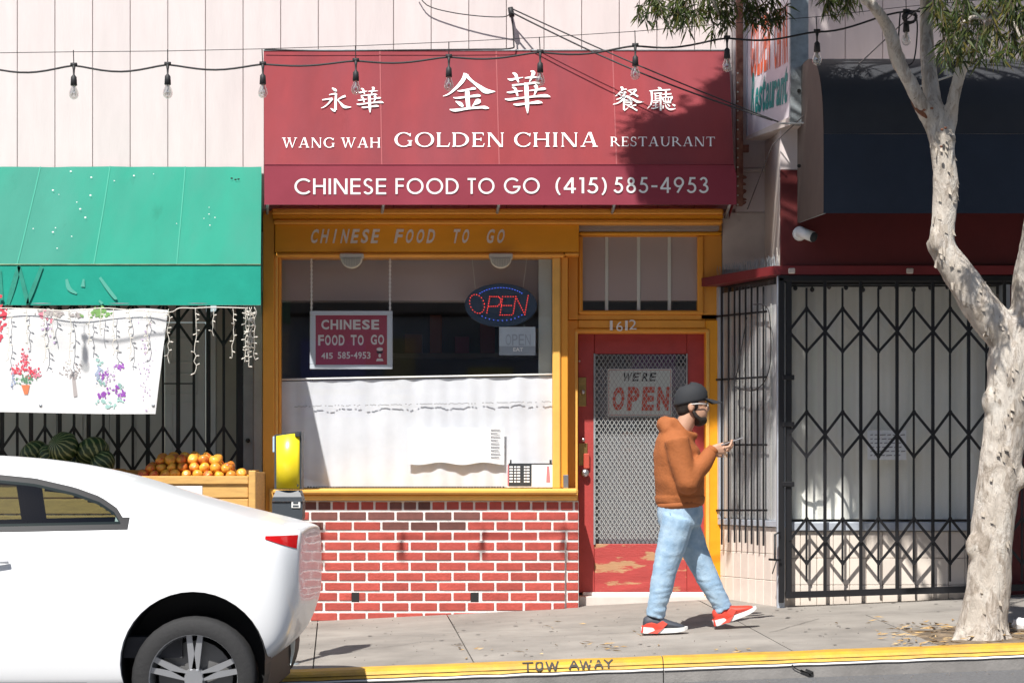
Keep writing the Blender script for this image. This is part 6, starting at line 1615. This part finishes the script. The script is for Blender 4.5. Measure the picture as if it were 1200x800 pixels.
HW = [(-.985, .62), (-1.03, .74), (-1.12, .82), (-1.3, .875), (-1.7, .9), (-4.6, .9), (-5.1, .85), (-5.4, .72), (-5.5, .5)]
BELT = [(-.985, .95), (-1.2, 1.015), (-1.6, 1.035), (-2.6, 1.01), (-4.2, .90), (-5.0, .80), (-5.5, .55)]
HR = [(-.985, .50), (-1.2, .62), (-1.6, .60), (-2.4, .58), (-3.4, .58), (-4.2, .66), (-5.0, .68), (-5.5, .4)]
ZB = [(-.985, .66), (-1.03, .52), (-1.09, .42), (-1.16, .36), (-1.35, .28), (-1.6, .22), (-4.9, .20), (-5.5, .30)]
b = MB(); rr = []
for x in (-.985, -1.0, -1.05, -1.12, -1.25, -1.4, -1.6, -1.8, -2.0, -2.3, -2.6, -3.0, -3.4, -3.8, -4.1, -4.35, -4.7, -5.1, -5.35, -5.48):
    t, h, be, hr_, zb_ = interp(x, TOP), interp(x, HW), interp(x, BELT), interp(x, HR), interp(x, ZB)
    be = min(be, t-.03)
    half = [(h*.90, zb_), (h*.975, zb_+.05), (h*1.0, lerp(zb_, be, .42)), (h*.985, lerp(zb_, be, .74)), (h*.955, be-.035), (h*.915, be), (lerp(h*.9, hr_, .55), lerp(be, t, .55)), (hr_+.02, t-.05 if t-be > .1 else lerp(be, t, .75)), (hr_*.85, t-.012), (hr_*.4, t)]
    xs_ = x - .055*max(0, (x+1.4)/.415)
    rr.append([(xs_, YC-a, zr+z) for a, z in half] + [(xs_, YC+a, zr+z) for a, z in half[::-1]])
b.rings(rr)
carb = b.build('body', M['carpaint'], cr_t, smooth=True)
cut = MB()
WX = [X(225, -5.5), X(225, -5.5)-2.72]
for wx in WX:
    for sgn in (-1, 1):
        cut.tube([(wx, YC+sgn*.60, zr+.375), (wx, YC+sgn*1.3, zr+.375)], .35, 40)
co = cut.build('cutter', M['darkplastic'], None)
bake(carb, [('SUBSURF', dict(levels=3, render_levels=3)), ('BOOLEAN', dict(operation='DIFFERENCE', object=co, solver='EXACT'))])
bpy.data.objects.remove(co)
if len(carb.data.materials) > 1: pass
carb.data.polygons.foreach_set('use_smooth', [True]*len(carb.data.polygons))
md = carb.modifiers.new('weighted', 'EDGE_SPLIT'); md.split_angle = R(50)
from mathutils.bvhtree import BVHTree
bw = wpos(carb); bmv = BVHTree.FromPolygons([v.co + bw for v in carb.data.vertices], [tuple(p.vertices) for p in carb.data.polygons])
def side(x, z, s=-1, off=.006):
    h = bmv.ray_cast(Vector((x, YC+s*2, zr+z)), Vector((0, -s, 0)))
    return (h[0] + Vector((0, s*off, 0))) if h[0] else Vector((x, YC+s*.88, zr+z))
def patch(name, m, xs, lo, hi, s=-1, off=.006, nv=6, par=None):
    q = MB(); n = len(xs)-1
    q.grid(lambda u, v: side(xs[round(u*n)], lerp(lo(xs[round(u*n)]), hi(xs[round(u*n)]), v), s, off), n, nv); return q.build(name, m, par or cr_t, smooth=True)
def rng(a, c, n): return [lerp(a, c, k/n) for k in range(n+1)]
wl = lambda x: 1.035 + .02*(x+2.6) if x > -2.6 else 1.035+.03*(x+2.6)
UT = [(-1.90, 1.055), (-1.93, 1.10), (-2.02, 1.155), (-2.15, 1.20), (-2.35, 1.245), (-2.65, 1.275), (-3.0, 1.28), (-3.35, 1.25), (-3.6, 1.16), (-3.85, 1.03), (-3.9, 1.0)]
wu = lambda x: max(wl(x)+.002, interp(x, UT))
for s in (-1, 1):
    patch('side_window', M['carglass'], rng(-1.90, -2.62, 18), wl, wu, s); patch('side_window', M['carglass'], rng(-2.72, -3.88, 22), wl, wu, s)
    patch('window_surround', M['darkplastic'], rng(-1.86, -3.93, 40), lambda x: wl(x)-.026, lambda x: wl(x)+.012, s, .004, 2)
    patch('window_surround', M['darkplastic'], rng(-1.86, -3.93, 60), lambda x: max(wl(x)-.02, wu(x)-.014), lambda x: wu(x)+.026, s, .004, 2)
    patch('window_pillar', M['darkplastic'], [-2.60, -2.67, -2.74], wl, wu, s, .004, 6)
    patch('tail_light', mat('red_lamp_lens', (.5, .01, .012), .12), rng(-1.06, -1.20, 8), lambda x: .925+.05*(-x-1.06)/.14, lambda x: .99, s, .006, 2)
    patch('door_gap', M['darkplastic'], [-2.66, -2.667], lambda x: .3, lambda x: .97, s, .002, 14)
    patch('sill_trim', M['darkplastic'], rng(-2.05, -3.75, 10), lambda x: .235, lambda x: .285, s, .004, 2)
    q = MB(); q.tube([side(-2.42, .87, s, .02), side(-2.50, .872, s, .032), side(-2.62, .87, s, .02)], .010, 8); q.build('door_handle', M['carpaint'], cr_t, smooth=True)
# open the body behind the side glass, and line the cabin
bmx = bmesh.new(); bmx.from_mesh(carb.data); kill = []
for f_ in bmx.faces:
    c = f_.calc_center_median() + bw
    z = c.z - zr
    if -3.86 < c.x < -1.92 and abs(c.y-YC) > .5 and wl(c.x) < z < wu(c.x) - .004 and not (-2.72 < c.x < -2.62): kill.append(f_)
bmesh.ops.delete(bmx, geom=kill, context='FACES'); bmx.to_mesh(carb.data); bmx.free(); carb.data.update()
ln_ = carb.data.copy(); nv_ = len(ln_.vertices); co_ = [0.0]*(3*nv_); no_ = [0.0]*(3*nv_); ln_.vertices.foreach_get('co', co_); ln_.vertices.foreach_get('normal', no_)
ln_.vertices.foreach_set('co', [a-.022*b_ for a, b_ in zip(co_, no_)]); ln_.materials.clear(); ln_.materials.append(mat('dark_cabin_lining', (.06, .06, .065), .9)); ln_.polygons.foreach_set('material_index', [0]*len(ln_.polygons))
link('cabin_lining', ln_, wpos(carb), cr_t)
M['seat'] = mat('dark_car_seat', (.05, .05, .055), .8)
for sx, tz in ((-2.05, -.14), (-3.05, 0)):
    for sy in (-.38, .38):
        q = MB(); q.tube([(sx-.18, YC+sy, zr+.5), (sx, YC+sy, zr+.75), (sx+.1, YC+sy, zr+1.0+tz)], [(.24, .10), (.23, .07), (.20, .05)], 12); q.ball((sx+.12, YC+sy, zr+1.09+tz*1.3), (.05, .12, .08)); q.build('seat', M['seat'], cr_t, smooth=True)
q = MB(); q.box(-4.0, -1.6, YC-.8, YC+.8, zr+.4, zr+.5); q.build('cabin_floor', M['seat'], cr_t)
q = MB(); q.grid(lambda u, v: Vector((lerp(-1.16, -1.30, v), YC+lerp(-.6, .6, u), zr+lerp(.44, .30, v))), 10, 2); q.build('rear_diffuser', M['darkplastic'], cr_t)
# underbody with wheel wells
q = MB(); q.box(-5.3, -1.22, YC-.62, YC+.62, zr+.20, zr+.75); q.build('underbody', M['darkplastic'], cr_t)
for wx in WX:
    for s in (-1, 1):
        wl_ = MB(); n = 36; y0 = YC+s*.68; y1 = YC+s*.875
        prof = [(.215, y1-s*.012), (.282, y1), (.300, y1-s*.03), (.302, lerp(y0, y1, .5)), (.30, y0+s*.03), (.21, y0)]
        wl_.rings([[(wx+r*math.cos(2*math.pi*k/n), y, zr+.302+r*math.sin(2*math.pi*k/n)) for k in range(n)] for r, y in prof], cap=False)
        wh = wl_.build('wheel', M['tyre'], cr_t, smooth=True)
        rm = MB(); yy = y1-s*.018
        rm.rings([[(wx+r*math.cos(2*math.pi*k/n), y, zr+.302+r*math.sin(2*math.pi*k/n)) for k in range(n)] for r, y in ((.226, yy), (.222, yy-s*.002), (.212, yy-s*.008), (.205, yy-s*.06), (.20, yy-s*.12))], cap=False)
        for k in range(10):
            a = 2*math.pi*(k//2)/5 + (.13 if k % 2 else -.13)+.3; d = Vector((math.cos(a), 0, math.sin(a))); t = Vector((-d.z, 0, d.x)); c = Vector((wx, yy-s*.022, zr+.302))
            rm.extr([c+d*.03-t*.018, c+d*.03+t*.018, c+d*.215+t*.013, c+d*.215-t*.013], (0, -s*.02, 0))
        rm.tube([(wx, yy-s*.05, zr+.302), (wx, yy-s*.006, zr+.302)], [.055, .045], 16); rm.build('rim', M['rim'], wh)
        dk = MB(); dk.tube([(wx, yy-s*.10, zr+.302), (wx, yy-s*.085, zr+.302)], .18, 24); dk.build('brake_disc', mat('grey_brake_disc', (.2, .2, .2), .5, metal=.6), wh)
        ar = MB()
        ar.rings([[(wx+r*math.cos(R(a)), YC+s*yv, zr+.375+r*math.sin(R(a))) for a in range(-28, 209, 9)] for r, yv in ((.348, .60), (.348, .85))], cap=False)
        ar.f = [f_ for f_ in ar.f if not ({0, 26} <= {x % 27 for x in f_})]; ar.build('wheel_arch_liner', M['darkplastic'], cr_t, fixn=False)

# ================================================================== BUILDING ACROSS THE STREET (seen in the panes)
ob = thing('opposite_building', 'grey stucco building across the street reflected in the shop windows', 'building', (0, -24, 0))
M['stucco'] = mat('grey_brown_stucco', (.28, .24, .215), .9, .1, 1)
def obox(name, m, x0, x1, y0, y1, z0, z1): MB().box(x0, x1, y0, y1, z0, z1).build(name, m, ob)
obox('upper_wall', M['stucco'], -24, 26, -25, -23.2, 4.15, 9.5)
obox('shop_recess', mat('blue_grey_shopfront', (.32, .37, .46), .5, .6, .35), -24, 26, -25, -23.7, -.5, 4.1)
for k in range(9):
    x = -23+k*6; obox('pier', mat('dark_pier', (.09, .085, .08), .8) if k == 0 else bpy.data.materials['dark_pier'], x, x+.6, -24.3, -23.3, -.5, 4.1)
    if k < 8:
        obox('window_frame', M['alum'], x+1, x+5.6, -23.69, -23.6, 2.7, 2.8); obox('stall_riser', M['darkred'] if k % 2 else M['stucco'], x+.7, x+5.9, -23.69, -23.4, -.5, .7)
        for j in (0, 1): obox('upper_window', M['dark'], x+1.2+j*2.4, x+2.6+j*2.4, -23.19, -23.1, 5.6, 7.4); obox('upper_window_sill', M['white'], x+1.1+j*2.4, x+2.7+j*2.4, -23.19, -23.0, 5.48, 5.58)
for k in range(8):
    x = -23+k*6+1; 
    for j in range(3):
        obox('display', mat('display_%d' % (k*3+j), (random.uniform(.05, .9), random.uniform(.05, .85), random.uniform(.05, .85)), .6), x+.2+j*1.5, x+.2+j*1.5+random.uniform(.5, 1.2), -23.69, -23.6, random.uniform(1.6, 2.6), random.uniform(2.9, 3.8))
sheet('far_pavement', lambda x, y: road(x, -15.6)+.13, [-40, 0, 40], [-30, -15.605], M['walk'])
